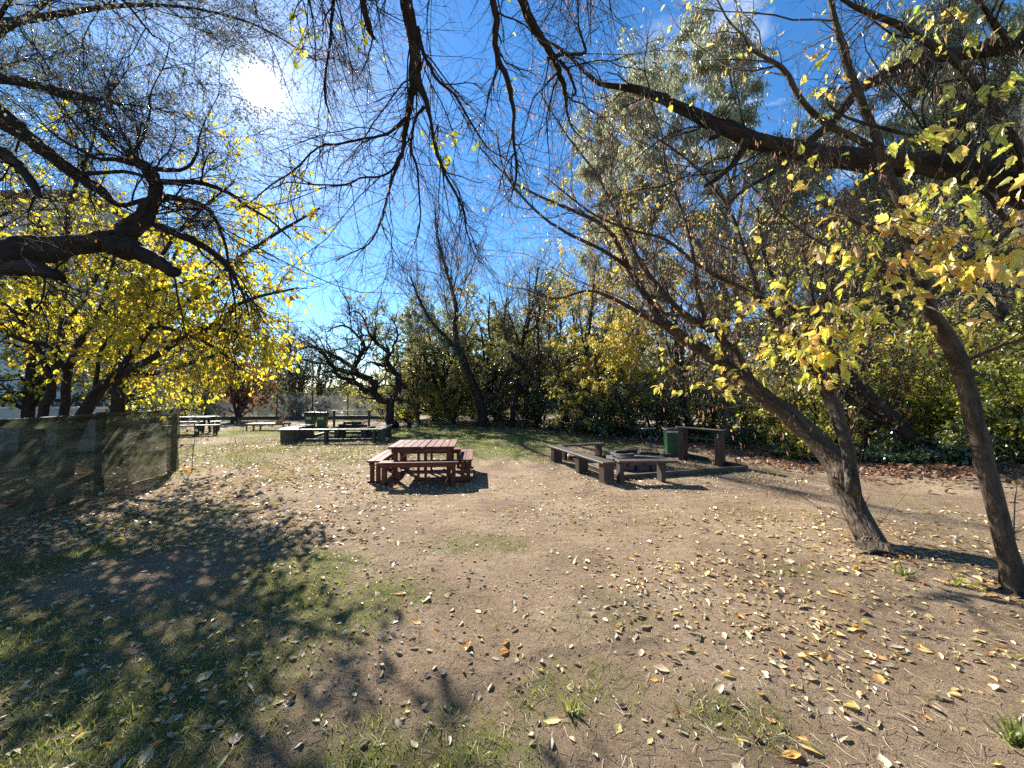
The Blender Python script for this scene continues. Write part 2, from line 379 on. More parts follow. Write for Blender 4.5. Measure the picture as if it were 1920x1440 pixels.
M['white_wall'] = mat_plain('white_wall', (.62, .60, .57), .8, .12, 1.3, .2)
M['roof_tile'] = mat_plain('roof_tile', (.22, .11, .08), .8, .3, 6, .5)
M['glass_dark'] = mat_plain('glass_dark', (.03, .035, .04), .12, .3, 3, .02)
M['white_paint'] = mat_plain('white_paint', (.78, .77, .74), .5, .08, 6, .05)
M['shade_cloth'] = mat_cloth('shade_cloth', (.035, .04, .026), (.15, .155, .105), .11, .6, 1.6)
M['far_mesh'] = mat_cloth('far_mesh', (.10, .10, .095), (.20, .20, .19), .45, .4, 1.2)
M['pebble'] = mat_leaf('pebble', [(.09, .06, .045), (.20, .145, .105), (.30, .225, .165), (.46, .38, .28)], .02, .02, .7, clump=.1)
M['straw'] = mat_leaf('straw', [(.16, .11, .07), (.34, .27, .17), (.50, .42, .28)], .1, .03, .6, clump=0)

# ------------------------------------------------------------------ ground
GSPOTS = [(-2.6, 2.8, 2.3, 1.7, .8), (-4.8, 4.6, 2.6, 2.2, .6), (-1.2, 3.4, .9, .8, .7), (-.64, 4.7, .75, .5, .8), (-1.9, 4.3, .8, .5, .7), (-.5, 1.95, .7, .45, .9), (.3, 2.4, .55, .35, .6),
          (.5, 3.1, .6, .3, .45), (1.3, 2.15, .5, .3, .65), (1.9, 1.75, .5, .2, .5), (.9, 3.6, .5, .35, .5), (2.95, 4.0, .4, .2, .5), (-8.5, 12.5, 5.5, 5.0, .75), (-5.5, 9.5, 3, 2.2, .5),
          (-1.0, 12.6, 2.6, 2.6, 1.15), (-4.2, 18.2, 6, 4.0, 1.2), (2.4, 15.0, 3.5, 2.4, 1.1), (0, 16, 4, 3.5, 1.1), (-11, 19, 6, 4, .9), (4.2, 12.3, 1.6, .7, .8), (5.6, 6.2, 2.6, 1.0, .35), (6.5, 9.2, 1.0, .5, .35), (-6.8, 3.5, 1.6, 2.5, .7)]
def wob(x, y):
    return .5+.22*np.sin(2.3*x+1.1*np.sin(1.7*y))+.2*np.sin(3.1*y-1.9*np.sin(1.3*x)+1)+.14*np.sin(6.3*x+2.2*y)*np.sin(5.1*y-1.3*x)+.16*np.sin(13*x-4*y+2*np.sin(5*y))*np.sin(11*y+3*x+2*np.sin(7*x))+.14*np.sin(31*x+9*y)*np.sin(27*y-8*x)
def grassiness(x, y):
    g = np.zeros_like(np.asarray(x, float))
    for cx, cy, rx, ry, a in GSPOTS:
        g = np.maximum(g, a*np.exp(-(((x-cx)/rx)**2+((y-cy)/ry)**2)**1.4))
    return np.clip(g*1.2-.85*(1-wob(x, y)), 0, 1)

def make_ground():
    def axis(lo, hi, near, n):
        u = np.linspace(-1, 1, n); s = np.sign(u)*(np.abs(u)**2.6)
        return np.where(s < 0, -s*lo, s*hi)+near
    xs = axis(-220, 220, 0, 420); ys = axis(-60, 320, 3.5, 420)
    X, Y = np.meshgrid(xs, ys); Z = hgt(X, Y)
    far = np.clip((np.hypot(X, Y)-40)/40, 0, 1); Z = Z*(1-far)
    n = len(xs); v = np.stack([X, Y, Z], -1).reshape(-1, 3)
    idx = np.arange(n*n).reshape(n, n)
    q = np.stack([idx[:-1, :-1], idx[:-1, 1:], idx[1:, 1:], idx[1:, :-1]], -1).reshape(-1, 4)
    a = Acc(); a.add(v, q.ravel(), np.full(len(q), 4))
    m, nt, out = nodes('soil'); L = nt.links.new
    tc = N_(nt, 'ShaderNodeTexCoord'); at = N_(nt, 'ShaderNodeAttribute', attribute_name='grass')
    n1 = N_(nt, 'ShaderNodeTexNoise', Scale=.9, Detail=8.0, Roughness=.68); n4 = N_(nt, 'ShaderNodeTexNoise', Scale=7.0, Detail=3.0); n2 = N_(nt, 'ShaderNodeTexNoise', Scale=26.0, Detail=8.0, Roughness=.75); n3 = N_(nt, 'ShaderNodeTexNoise', Scale=110.0, Detail=6.0, Roughness=.8)
    for q_ in (n1, n2, n3, n4): L(tc.outputs['Object'], q_.inputs['Vector'])
    r1 = ramp(nt, [(.3, (.17, .118, .077)), (.5, (.29, .208, .138)), (.72, (.40, .305, .21))]); L(n1.outputs[0], r1.inputs[0])
    r2 = ramp(nt, [(.25, (.5, .47, .44)), (.5, (.95, .95, .95)), (.75, (1.3, 1.28, 1.22))]); L(n2.outputs[0], r2.inputs[0])
    mu = N_(nt, 'ShaderNodeMix', data_type='RGBA', blend_type='MULTIPLY'); mu.inputs[0].default_value = 1; L(r1.outputs[0], mu.inputs[6]); L(r2.outputs[0], mu.inputs[7])
    r3 = ramp(nt, [(.33, (.38, .34, .31)), (.47, (.95, .93, .9)), (.56, (1.05, 1.04, 1.0)), (.68, (1.6, 1.55, 1.42))]); L(n3.outputs[0], r3.inputs[0])
    mu2 = N_(nt, 'ShaderNodeMix', data_type='RGBA', blend_type='MULTIPLY'); mu2.inputs[0].default_value = 1; L(mu.outputs[2], mu2.inputs[6]); L(r3.outputs[0], mu2.inputs[7])
    gr = ramp(nt, [(.25, (.045, .05, .016)), (.5, (.10, .11, .026)), (.75, (.21, .20, .06))]); L(n2.outputs[0], gr.inputs[0])
    ms = N_(nt, 'ShaderNodeMath', operation='MULTIPLY_ADD'); ms.inputs[1].default_value = 2.2; ms.inputs[2].default_value = -1.15; L(n2.outputs[0], ms.inputs[0])
    ma = N_(nt, 'ShaderNodeMath', operation='ADD', use_clamp=True); L(at.outputs['Fac'], ma.inputs[0]); L(ms.outputs[0], ma.inputs[1])
    mf = N_(nt, 'ShaderNodeMapRange'); mf.inputs[1].default_value = .05; mf.inputs[2].default_value = .55; mf.inputs[4].default_value = .9; L(ma.outputs[0], mf.inputs[0])
    mg = N_(nt, 'ShaderNodeMix', data_type='RGBA'); L(mf.outputs[0], mg.inputs[0]); L(mu2.outputs[2], mg.inputs[6]); L(gr.outputs[0], mg.inputs[7])
    bs = N_(nt, 'ShaderNodeBsdfPrincipled', Roughness=.95); bs.inputs['Specular IOR Level'].default_value = .15; L(mg.outputs[2], bs.inputs['Base Color'])
    b1 = N_(nt, 'ShaderNodeBump', Strength=1.0, Distance=.03); L(n2.outputs[0], b1.inputs['Height'])
    b0 = N_(nt, 'ShaderNodeBump', Strength=.55, Distance=.07); L(n4.outputs[0], b0.inputs['Height']); L(b0.outputs[0], b1.inputs['Normal'])
    b2 = N_(nt, 'ShaderNodeBump', Strength=1.0, Distance=.010); L(n3.outputs[0], b2.inputs['Height']); L(b1.outputs[0], b2.inputs['Normal']); L(b2.outputs[0], bs.inputs['Normal'])
    L(bs.outputs[0], out.inputs[0])
    o = a.build('ground', m, smooth=True)
    g = grassiness(v[:, 0], v[:, 1])*(np.hypot(v[:, 0], v[:, 1]) < 60)
    f = np.clip((np.hypot(v[:, 0], v[:, 1]-5)-24)/6, 0, 1)
    g = np.maximum(g, f*.55)
    t = o.data.attributes.new('grass', 'FLOAT', 'POINT'); t.data.foreach_set('value', g.astype(np.float32))
    tag(o, 'bare brown earth clearing with worn grass patches', 'ground', None, 'structure')
make_ground()

def make_grass():
    rng = np.random.default_rng(5)
    a = Acc()
    def patch(n, x0, x1, y0, y1, size, power):
        x = rng.uniform(x0, x1, n); y = y0+(y1-y0)*rng.uniform(0, 1, n)**power
        g = grassiness(x, y); k = rng.uniform(0, 1, n) < g**1.3*.95
        x = x[k]; y = y[k]; m = len(x)
        pos = np.stack([x, y, hgt(x, y)-.003], 1)
        ax = rng.normal(0, .55, (m, 3)); ax[:, 2] = 1
        nr = rng.normal(0, 1, (m, 3)); nr[:, 2] *= .2
        place(a, BLADE, pos, ax, nr, size*rng.uniform(.5, 1.5, m), rng, wid=rng.uniform(.8, 1.8, m))
    patch(170000, -7, 2.8, 1.4, 6, .034, 1.7)
    patch(60000, -8, 7, 4, 11, .035, 1)
    patch(210000, -16, 7, 8, 24, .055, 1)
    o = a.build('grass', M['grass']); tag(o, 'short green grass in thin patches on the clearing', 'grass', None, 'stuff')
make_grass()

# ------------------------------------------------------------------ trees
def tree(name, label, limbs, base, bark='bark_dark', twig='twig_dark', grow=(), leaf=None, group=None, cat='tree', seed=1, rough=.07, sides=12, extra=None, crook_amt=.1, sprays=None, rest=None):
    """limbs: list of levels (first is the trunk). grow: list of dicts for spawn. leaf: list of (level index, template, n, size, mat, kw)"""
    rng = np.random.default_rng(seed)
    root = empty(name, base, label, cat, group)
    limbs = [crook(l, rng, crook_amt) for l in limbs]
    tr = None
    for i, l in enumerate(limbs):
        a = Acc(); tubes(a, l[0], l[1], sides, rough, rng)
        if i == 0: tr = a.build('trunk', M[bark], root, True, bark=True)
        else: a.build('limb', M[bark], root, True, bark=True)
    levels = [limbs]
    tw = Acc()
    for gi, g in enumerate(grow):
        g = dict(g); src = g.pop('on', -1); sd = g.pop('sides', 4); vis = g.pop('vis', True); prune = g.pop('prune', None)
        par = levels[src] if isinstance(src, int) else sum([levels[q] for q in src], [])
        nl = spawn(par, rng=rng, **g)
        if prune is not None:
            km = prune(nl[0]); nl = (nl[0][km], nl[1][km])
        levels.append([nl])
        if vis: tubes(tw, nl[0], nl[1], sd, cap=False)
    lv = {}
    if sprays:
        allp = np.concatenate([x.reshape(-1, 3) for L in levels[:sprays.get('from', 2)] for x, _ in L])
        allr = np.concatenate([r.reshape(-1) for L in levels[:sprays.get('from', 2)] for _, r in L])
        ends = []
        for c in sprays['at']:
            j = np.argmin(np.linalg.norm(allp-c, axis=1)); p0 = allp[j]
            mid = (p0+c)/2+np.array([0, 0, .12])*np.linalg.norm(c-p0)+rng.normal(0, .04, 3)
            X = crspline(np.array([p0, mid, c, c+(c-mid)*.5+np.array([0, 0, -.05])]), 8)
            ends.append((X[None], np.linspace(max(.004, min(.012, allr[j]*.6)), .003, 8)[None]))
        tubes(tw, np.concatenate([e[0] for e in ends]), np.concatenate([e[1] for e in ends]), 4, cap=False)
        sub = spawn(ends, len(ends)*sprays.get('twigs', 6), sprays.get('len', .28), .8, rng, k=4, tmin=.35, trop=(0, 0, -.12), rmin=.0018)
        tubes(tw, sub[0], sub[1], 3, cap=False)
        a = lv.setdefault(sprays['mat'], Acc())
        leaves_on(a, sprays['T'], sub, len(ends)*sprays.get('n', 22), sprays['size'], rng, droop=sprays.get('droop', .5), tmin=.2)
    if tw.v: tw.build('twigs', M[twig], root, True, bark=True)
    for (li, T, n, size, mat, kw) in (leaf or []):
        a = lv.setdefault(mat, Acc())
        src = levels[li]
        Pt = src[0] if len(src) == 1 else (np.concatenate([crres(q[0]) for q in src]), None)
        leaves_on(a, T, Pt, n, size, rng, **kw)
    for i, (mat, a) in enumerate(lv.items()):
        a.build('seed_clusters' if mat == 'seed' else 'crown', M[mat], root)
    return root, levels
def crres(p):
    return p if p.shape[1] == 24 else crspline(p[0], 24)[None]

def sun_gap(p):     # a gap in the crown through which the sun shines
    q = p-np.array([0, 0, CAM_H]); return np.sum(norm(q)*SUN, -1) < math.cos(R(1.5))
def t5_prune(p): return sun_gap(p[:, -1]) & sun_gap(p[:, 1]) & (p[:, -1, 0] < -4.0+np.clip(p[:, -1, 2]-5.5, 0, 9)*.4)
def gap_prune(p): return sun_gap(p[:, -1]) & sun_gap(p[:, 1])
def hang(n, size, mat='seed'):
    return (-1, LEAF_N, n, size, mat, dict(droop=1.6, along=.1, jitter=.02))

# ---- generic trees of the wood edge
def auto_tree(name, label, x, y, h, r, bark, twig, leafcfg, group=None, seed=0, stems=1, lean=(0, 0), n0=8, l0=.42, n1=40, l1=.22, n2=260, l2=.11, n3=900, l3=.055, up=.1, droop3=-.03, tmin0=.3, wander=.12, ang=.75, cat='tree', spread=.35, rt=.005, bow=.06):
    rng = np.random.default_rng(seed)
    z0 = float(hgt(x, y))
    T = []
    for s in range(stems):
        a = rng.uniform(0, 6.28) if stems > 1 else 0
        sp_ = spread*h*rng.uniform(.3, 1) if stems > 1 else 0
        ex, ey = x+lean[0]*h+sp_*math.cos(a), y+lean[1]*h+sp_*math.sin(a)
        hh = h*(rng.uniform(.7, 1) if stems > 1 else 1)
        pts = []
        for t in (0, .06, .25, .5, .75, 1):
            w = rng.normal(0, bow*h*.25, 2)*(t > .1)
            pts.append((x+(ex-x)*t**1.15+w[0]+rng.normal(0, .05)*(stems > 1), y+(ey-y)*t**1.15+w[1], z0-.05+hh*t, r*(1.35 if t == 0 else 1.0-.82*t)))
        T.append(limb3(pts, 24))
    grow = [dict(n=n0*stems, length=l0*h, ang=ang, k=9, tmin=tmin0, tmax=.97, wander=wander, trop=(0, 0, up), rfac=.55, rmin=rt*3, sides=6, short=.6),
            dict(n=n1*stems, length=l1*h, ang=.7, k=7, wander=.18, trop=(0, 0, up*.4), on=(0, 1), tmin=.3, rmin=rt*1.8, rmax=rt*6, sides=4),
            dict(n=n2*stems, length=l2*h, ang=.7, k=5, wander=.2, trop=(0, 0, droop3), on=2, tmin=.2, rmin=rt*1.1, rmax=rt*3, sides=3),
            dict(n=n3*stems, length=l3*h, ang=.65, k=4, wander=.2, trop=(0, 0, droop3*2), on=3, tmin=.2, rmin=rt*.75, rmax=rt*1.5, sides=3)]
    return tree(name, label, T, (x, y, z0), bark, twig, grow, [(4, t_, n_, s_, m_, k_) for (t_, n_, s_, m_, k_) in leafcfg], group, cat, seed, .06, 9, crook_amt=.08)

# --- slender leaning tree with twin trunk (right, middle)
b1 = G(1640, 1037)
T1 = [limb([(1646, 1052, 84), (1642, 1036, 64), (1634, 1018, 54), (1605, 960, 47), (1583, 905, 52), (1578, 885, 54), (1560, 858, 46), (1530, 825, 41), (1480, 782, 37), (1430, 745, 32), (1380, 702, 28), (1330, 665, 25), (1290, 640, 22), (1240, 602, 18), (1212, 560, 15), (1176, 500, 12), (1148, 440, 10), (1110, 410, 8), (1050, 385, 6), (960, 340, 4), (890, 265, 3)], 4.4, 9.2, 40),
      limb([(1600, 925, 30), (1593, 862, 26), (1577, 805, 27), (1562, 757, 29), (1543, 718, 24), (1535, 690, 19), (1508, 648, 18), (1486, 628, 16), (1440, 575, 14), (1420, 540, 12), (1395, 470, 9), (1370, 400, 8), (1320, 330, 6), (1270, 285, 5), (1200, 240, 3)], 4.4, 6.8, 32),
      limb([(1552, 735, 22), (1562, 700, 13), (1566, 655, 12), (1547, 622, 11), (1532, 590, 9), (1518, 530, 8), (1505, 460, 6), (1520, 380, 4)], 4.9, 5.3),
      limb([(1425, 742, 26), (1400, 695, 15), (1372, 652, 14), (1330, 618, 13), (1285, 590, 11), (1240, 545, 10), (1200, 490, 8), (1165, 420, 7), (1120, 330, 5), (1060, 250, 4), (1010, 170, 3)], 6.1, 8.2, 28),
      limb([(1255, 613, 16), (1200, 588, 9), (1150, 560, 7), (1100, 545, 5), (1040, 560, 4), (980, 540, 3)], 6.9, 8.6),
      limb([(1440, 575, 12), (1400, 545, 9), (1350, 520, 8), (1300, 490, 7), (1250, 450, 6), (1180, 430, 5), (1110, 400, 4), (1020, 330, 3)], 5.5, 7.6),
      limb([(1330, 618, 10), (1310, 560, 8), (1300, 480, 7), (1280, 400, 6), (1250, 320, 5), (1240, 250, 4), (1215, 180, 3)], 6.6, 7.6),
      limb([(1176, 500, 9), (1130, 470, 7), (1070, 440, 6), (1010, 400, 5), (950, 330, 4), (930, 250, 3)], 7.5, 8.8)]
sp = [P(x, y, d+max(0, 1530-x)*.0062) for x, y, d in [(1240, 640, 5.0), (1290, 630, 4.8), (1335, 600, 4.6), (1360, 720, 4.6), (1375, 705, 4.7), (1340, 650, 4.8), (1410, 600, 4.5), (1450, 640, 4.4), (1490, 590, 4.3), (1530, 620, 4.2), (1560, 600, 4.1), (1545, 650, 4.1), (1510, 560, 4.3), (1460, 540, 4.4), (1500, 640, 4.2),
      (1400, 530, 4.7), (1350, 540, 4.9), (1300, 560, 5.0), (1440, 480, 4.7), (1540, 705, 4.3), (1150, 470, 5.2), (1090, 430, 5.4), (1060, 300, 5.0), (1070, 330, 5.0), (1035, 380, 5.3), (1040, 385, 5.0), (1280, 520, 5.2), (1210, 560, 5.4), (1160, 500, 5.6), (1560, 560, 4.1), (1580, 640, 4.2)]]
tree('leaning_tree', 'slender pale barked tree leaning left, forked low into two trunks, yellow leaves', T1, b1, 'bark_pale', 'twig_red',
     [dict(n=120, length=1.9, ang=.65, k=10, tmin=.3, trop=(-.03, .03, .06), wander=.12, rmax=.011, rmin=.0045, sides=5, bias=.9),
      dict(n=900, length=.95, ang=.65, k=7, tmin=.1, trop=(0, 0, .03), wander=.16, rmax=.0055, rmin=.0026, on=(0, 1), sides=4),
      dict(n=3400, length=.48, ang=.75, k=4, wander=.2, rmin=.0018, on=2, sides=3)],
     [(3, LEAF_O, 200, .07, 'leaf_gold', dict(droop=.5)), (3, LEAF_N, 4200, .08, 'seed', dict(droop=2.2, along=.1, jitter=.012, tmin=.75))],
     seed=11, rough=.055, sides=28, sprays=dict(at=sp, mat='leaf_gold', T=LEAF_L, size=.11, n=15, twigs=6, len=.32))

# --- right trunk
b2 = G(1905, 1108)
T2 = [limb([(1914, 1128, 100), (1908, 1108, 64), (1900, 1085, 50), (1880, 1000, 43), (1850, 880, 42), (1830, 800, 42), (1805, 705, 40), (1782, 642, 38), (1738, 575, 33), (1730, 530, 31), (1722, 450, 30), (1692, 382, 28), (1662, 320, 26), (1640, 250, 22), (1602, 160, 20), (1577, 85, 18), (1562, 25, 14), (1545, -60, 11), (1500, -200, 8)], 3.5, 4.4, 40),
      limb([(1648, 292, 20), (1634, 278, 17), (1595, 254, 16), (1553, 235, 15), (1501, 188, 14), (1472, 132, 13), (1442, 112, 10), (1407, 92, 8), (1392, 66, 6), (1365, 38, 5), (1340, -10, 4)], 4.2, 4.5),
      limb([(1732, 572, 16), (1700, 552, 11), (1660, 530, 9), (1610, 500, 8), (1560, 468, 7), (1500, 430, 5), (1440, 380, 4), (1390, 330, 3)], 3.8, 4.2),
      limb([(1830, 700, 10), (1790, 690, 8), (1860, 655, 7), (1905, 640, 5), (1960, 620, 4)], 3.6, 3.3),
      limb([(1725, 460, 12), (1680, 440, 9), (1620, 425, 8), (1560, 390, 6), (1520, 380, 4)], 4.0, 3.6),
      limb([(1735, 560, 13), (1790, 510, 9), (1850, 470, 8), (1900, 430, 6), (1980, 400, 5)], 3.8, 3.2)]
sp = [P(x, y, d) for x, y, d in [(1540, 400, 3.6), (1560, 430, 3.5), (1590, 380, 3.6), (1530, 340, 3.7), (1600, 440, 3.4), (1640, 460, 3.3), (1680, 430, 3.2), (1660, 480, 3.4), (1700, 470, 3.2), (1720, 440, 3.0), (1745, 425, 2.9), (1760, 455, 3.0), (1700, 510, 3.3), (1640, 500, 3.4), (1600, 520, 3.5), (1740, 500, 3.1), (1780, 480, 3.0), (1860, 480, 2.8), (1880, 500, 2.7), (1900, 450, 2.6), (1890, 560, 2.9), (1840, 430, 2.9),
      (1690, 560, 3.6), (1640, 560, 3.7), (1580, 540, 3.7), (1560, 480, 3.7), (1620, 400, 3.6), (1690, 620, 3.8), (1660, 420, 3.1), (1800, 440, 3.0), (1830, 540, 3.2), (1770, 590, 3.4), (1500, 470, 3.9), (1480, 430, 4.1), (1520, 520, 3.9), (1560, 580, 3.8)]]
tree('curved_tree', 'curved bare lower trunk beside the right edge carrying big yellow and orange leaves', T2, b2, 'bark_pale', 'twig_red',
     [dict(n=34, length=.95, ang=.7, k=9, tmin=.45, trop=(-.02, .02, .04), wander=.13, rmax=.011, rmin=.005, sides=5),
      dict(n=190, length=.5, ang=.7, k=6, wander=.16, rmax=.006, rmin=.0026, on=(0, 1), tmin=.45, sides=4),
      dict(n=600, length=.26, ang=.75, k=4, wander=.2, rmin=.0018, on=2, sides=3)],
     [(3, LEAF_O, 200, .085, 'leaf_gold', dict(droop=.5)), (3, LEAF_N, 900, .055, 'seed', dict(droop=2.2, along=.1, jitter=.012, tmin=.75))],
     seed=12, rough=.055, sides=28, sprays=dict(at=sp, mat='leaf_gold', T=LEAF_L, size=.105, n=10, twigs=6, len=.25))

# --- big rough tree beyond the right edge with the heavy dark limb
T3 = [limb3([(6.9, 4.1, -.05, .42), (6.75, 4.2, 1.2, .34), (6.35, 4.35, 2.8, .31), (6.4, 4.5, 4.2, .29), (6.62, 4.6, 5.4, .23), (6.8, 4.7, 6.6, .19), (6.9, 4.9, 8.0, .15), (6.5, 5, 9.4, .07)], 32),
      limb([(1990, 380, 100), (1920, 352, 88), (1870, 330, 78), (1830, 320, 66), (1780, 313, 52), (1700, 309, 49), (1600, 301, 48), (1520, 289, 44), (1450, 274, 38), (1400, 257, 36), (1340, 235, 31), (1300, 214, 27), (1250, 190, 23), (1210, 173, 20), (1180, 165, 16), (1140, 160, 12), (1110, 148, 9), (1075, 112, 7), (1030, 80, 5)], 4.5, 5.6, 44),
      limb([(1990, 60, 60), (1903, 82, 42), (1826, 95, 30), (1740, 108, 25), (1690, 128, 22), (1642, 150, 20), (1612, 167, 19), (1583, 200, 18), (1548, 239, 16), (1510, 273, 14), (1476, 305, 11), (1430, 335, 8), (1390, 360, 6), (1350, 395, 4)], 4.7, 6.2, 32),
      limb([(1960, 360, 60), (1920, 305, 34), (1909, 282, 27), (1886, 239, 25), (1860, 200, 24), (1835, 167, 23), (1800, 124, 22), (1766, 98, 20), (1719, 68, 18), (1677, 43, 16), (1634, 26, 14), (1591, 6, 12), (1555, -20, 10), (1500, -60, 8)], 4.4, 3.5, 32),
      limb([(1990, 560, 26), (1950, 500, 18), (1916, 453, 15), (1890, 419, 14), (1852, 367, 13), (1826, 333, 12), (1800, 296, 11), (1758, 265, 9), (1698, 252, 8), (1634, 235, 7), (1583, 218, 6), (1550, 194, 4)], 3.9, 3.3, 30),
      limb([(1815, 318, 9), (1790, 280, 8), (1760, 250, 7), (1730, 240, 6), (1708, 205, 5), (1668, 162, 4), (1640, 120, 3)], 3.5, 3.4),
      limb([(1905, 100, 25), (1860, 40, 18), (1840, 10, 14), (1800, -40, 10)], 4.7, 4.4),
      limb([(1735, 240, 7), (1728, 200, 6), (1745, 160, 6), (1760, 125, 5)], 3.45, 3.6),
      limb([(1990, 470, 40), (1920, 475, 24), (1860, 480, 20), (1800, 490, 16), (1740, 505, 12), (1680, 512, 8), (1640, 505, 5)], 5.0, 5.6),
      limb([(1400, 262, 20), (1380, 300, 12), (1350, 330, 9), (1320, 350, 6)], 5.0, 5.3),
      limb([(1320, 222, 16), (1345, 250, 12), (1330, 260, 8)], 5.1, 5.0)]
sp = [P(x, y, d) for x, y, d in [(1740, 20, 3.3), (1755, 40, 3.3), (1720, 90, 3.5), (1800, 60, 3.6), (1770, 170, 3.6), (1860, 150, 3.4), (1880, 180, 3.4), (1700, 250, 3.3), (1725, 260, 3.2), (1715, 240, 3.2), (1790, 220, 3.5), (1830, 270, 3.2), (1800, 350, 3.0), (1820, 370, 3.1), (1740, 360, 3.2), (1755, 345, 3.2), (1765, 80, 3.4), (1840, 90, 3.6), (1690, 85, 3.5), (1560, 165, 4.2), (1530, 110, 4.4), (1545, 140, 4.3), (1860, 330, 2.9), (1900, 390, 2.7), (1870, 400, 2.8)]]
tree('rough_barked_tree', 'big rough barked tree at the right edge with a heavy dark limb reaching left overhead', T3, (6.9, 4.1, 0), 'bark_ridge', 'twig_dark',
     [dict(n=90, length=1.2, ang=.75, k=9, tmin=.2, wander=.2, trop=(0, 0, .02), rmax=.012, rmin=.005, rfac=.4, sides=5),
      dict(n=900, length=.7, ang=.7, k=7, wander=.2, rmax=.006, rmin=.0026, on=1, sides=4),
      dict(n=2400, length=.3, ang=.7, k=4, wander=.22, rmin=.0018, on=2, sides=3)],
     [(3, LEAF_N, 1500, .055, 'seed', dict(droop=2.2, along=.1, jitter=.012, tmin=.75)), (3, LEAF_S, 60, .06, 'leaf_lime', dict())],
     seed=13, rough=.085, sides=28, crook_amt=.09, sprays=dict(at=sp, mat='leaf_gold', T=LEAF_L, size=.11, n=8, twigs=4, len=.2))

# --- overhead tree whose trunk stands behind the viewer
def Hp(zx, zy, w): return (500+zx/2.4, zy/2.4, w/2.4)
T4 = [limb3([(1.2, -4.2, -.05, .40), (1.2, -4.1, 1.5, .33), (1.0, -3.7, 3.2, .29), (.7, -2.6, 4.9, .25), (.2, -1.0, 6.0, .21), (-.3, .6, 6.6, .17), (-.75, 2.2, 6.65, .14), (-.98, 3.2, 6.1, .10)], 32),
      limb([Hp(615, -120, 66)]+[Hp(*q) for q in [(625, 0, 64), (650, 100, 60), (660, 200, 54), (665, 300, 54), (668, 370, 52), (648, 450, 31), (630, 560, 27), (612, 680, 20), (590, 740, 16), (560, 820, 13), (540, 900, 11), (520, 980, 10), (490, 1050, 9), (455, 1100, 8), (380, 1140, 6), (310, 1175, 4)]], 3.4, 4.6, 40),
      limb([Hp(*q) for q in [(675, 340, 40), (712, 440, 28), (732, 520, 18), (748, 600, 15), (765, 690, 14), (790, 750, 13), (812, 805, 12), (850, 870, 11), (885, 950, 9), (900, 1040, 7), (930, 1130, 5), (960, 1190, 3)]], 3.6, 4.7, 28),
      limb([Hp(*q) for q in [(708, 480, 20), (672, 530, 14), (655, 600, 13), (652, 680, 12), (678, 760, 10), (685, 870, 8), (692, 960, 7), (680, 1060, 5), (640, 1130, 3)]], 3.8, 4.6),
      limb([Hp(*q) for q in [(628, 530, 20), (560, 590, 16), (520, 610, 14), (400, 632, 13), (310, 650, 12), (230, 662, 11), (120, 770, 10), (20, 832, 8), (-60, 900, 6), (-160, 960, 4)]], 3.9, 5.2, 28),
      limb([Hp(*q) for q in [(605, 690, 14), (560, 770, 12), (500, 795, 11), (420, 802, 10), (350, 832, 9), (200, 830, 8), (100, 820, 6), (20, 850, 4)]], 4.0, 5.0),
      limb([Hp(*q) for q in [(676, 120, 26), (695, 200, 18), (722, 275, 17), (770, 360, 14), (850, 430, 12), (900, 520, 10), (950, 600, 9), (1000, 670, 7), (1080, 720, 5), (1150, 800, 3)]], 3.5, 4.6),
      limb([Hp(1000, -150, 30)]+[Hp(*q) for q in [(1015, 0, 30), (1034, 110, 34), (1028, 170, 28), (1042, 270, 27), (1080, 350, 25), (1100, 430, 22), (1110, 500, 18), (1110, 600, 16), (1115, 680, 14), (1126, 770, 12), (1110, 850, 8), (1094, 910, 4)]], 3.3, 4.4, 34),
      limb([Hp(1090, -120, 46)]+[Hp(*q) for q in [(1145, 0, 45), (1190, 100, 44), (1240, 180, 41), (1282, 245, 38), (1312, 315, 30), (1336, 385, 25), (1346, 435, 18), (1350, 500, 12), (1372, 570, 8), (1420, 620, 5), (1480, 640, 3)]], 3.4, 4.3, 34),
      limb([Hp(*q) for q in [(1285, 250, 22), (1360, 246, 17), (1432, 236, 15), (1420, 180, 11), (1402, 110, 9), (1400, 30, 8), (1380, -60, 6)]], 3.7, 3.6),
      limb([Hp(*q) for q in [(1318, 270, 18), (1358, 325, 15), (1388, 400, 12), (1385, 430, 6)]], 3.75, 3.9),
      limb([Hp(400, -100, 24)]+[Hp(*q) for q in [(430, 0, 25), (450, 80, 28), (463, 135, 26), (487, 178, 12)]], 3.3, 3.6),
      limb([Hp(310, -120, 18)]+[Hp(*q) for q in [(300, 0, 18), (291, 100, 14), (285, 200, 13), (270, 300, 11), (260, 380, 10), (266, 460, 9), (288, 515, 5)]], 3.4, 4.0),
      limb3([(.2, -1.0, 6.0, .16), (1.2, .8, 6.8, .13), (1.6, 2.2, 6.6, .11), (.9, 3.1, 6.1, .06), (.55, 3.3, 5.7, .05)]),
      limb3([(.7, -2.6, 4.9, .17), (-1.2, -.6, 6.3, .13), (-2.1, 1.6, 6.6, .09), (-2.2, 2.9, 6.1, .05), (-1.75, 3.3, 5.5, .045)]),
      limb3([(-.75, 2.2, 6.65, .08), (-1.6, 2.9, 6.4, .06), (-1.75, 3.3, 5.5, .04)])]
for i_ in (1, 7, 8, 11, 12):      # join each hanging branch to the big limb above
    p_ = T4[i_][0][0, 0]; r_ = T4[i_][1][0, 0]; q_ = np.concatenate([T4[0][0][0, 22:], T4[13][0][0], T4[14][0][0]])
    n_ = q_[np.argmin(np.linalg.norm(q_-p_-np.array([0, -.5, .5]), axis=1))]; m_ = (n_+p_)/2+np.array([0, 0, .12]); e_ = T4[i_][0][0, 1]
    T4.append(limb3([(*n_, r_*1.5), (*m_, r_*1.2), (*p_, r_), (*e_, r_*.9)], 14))
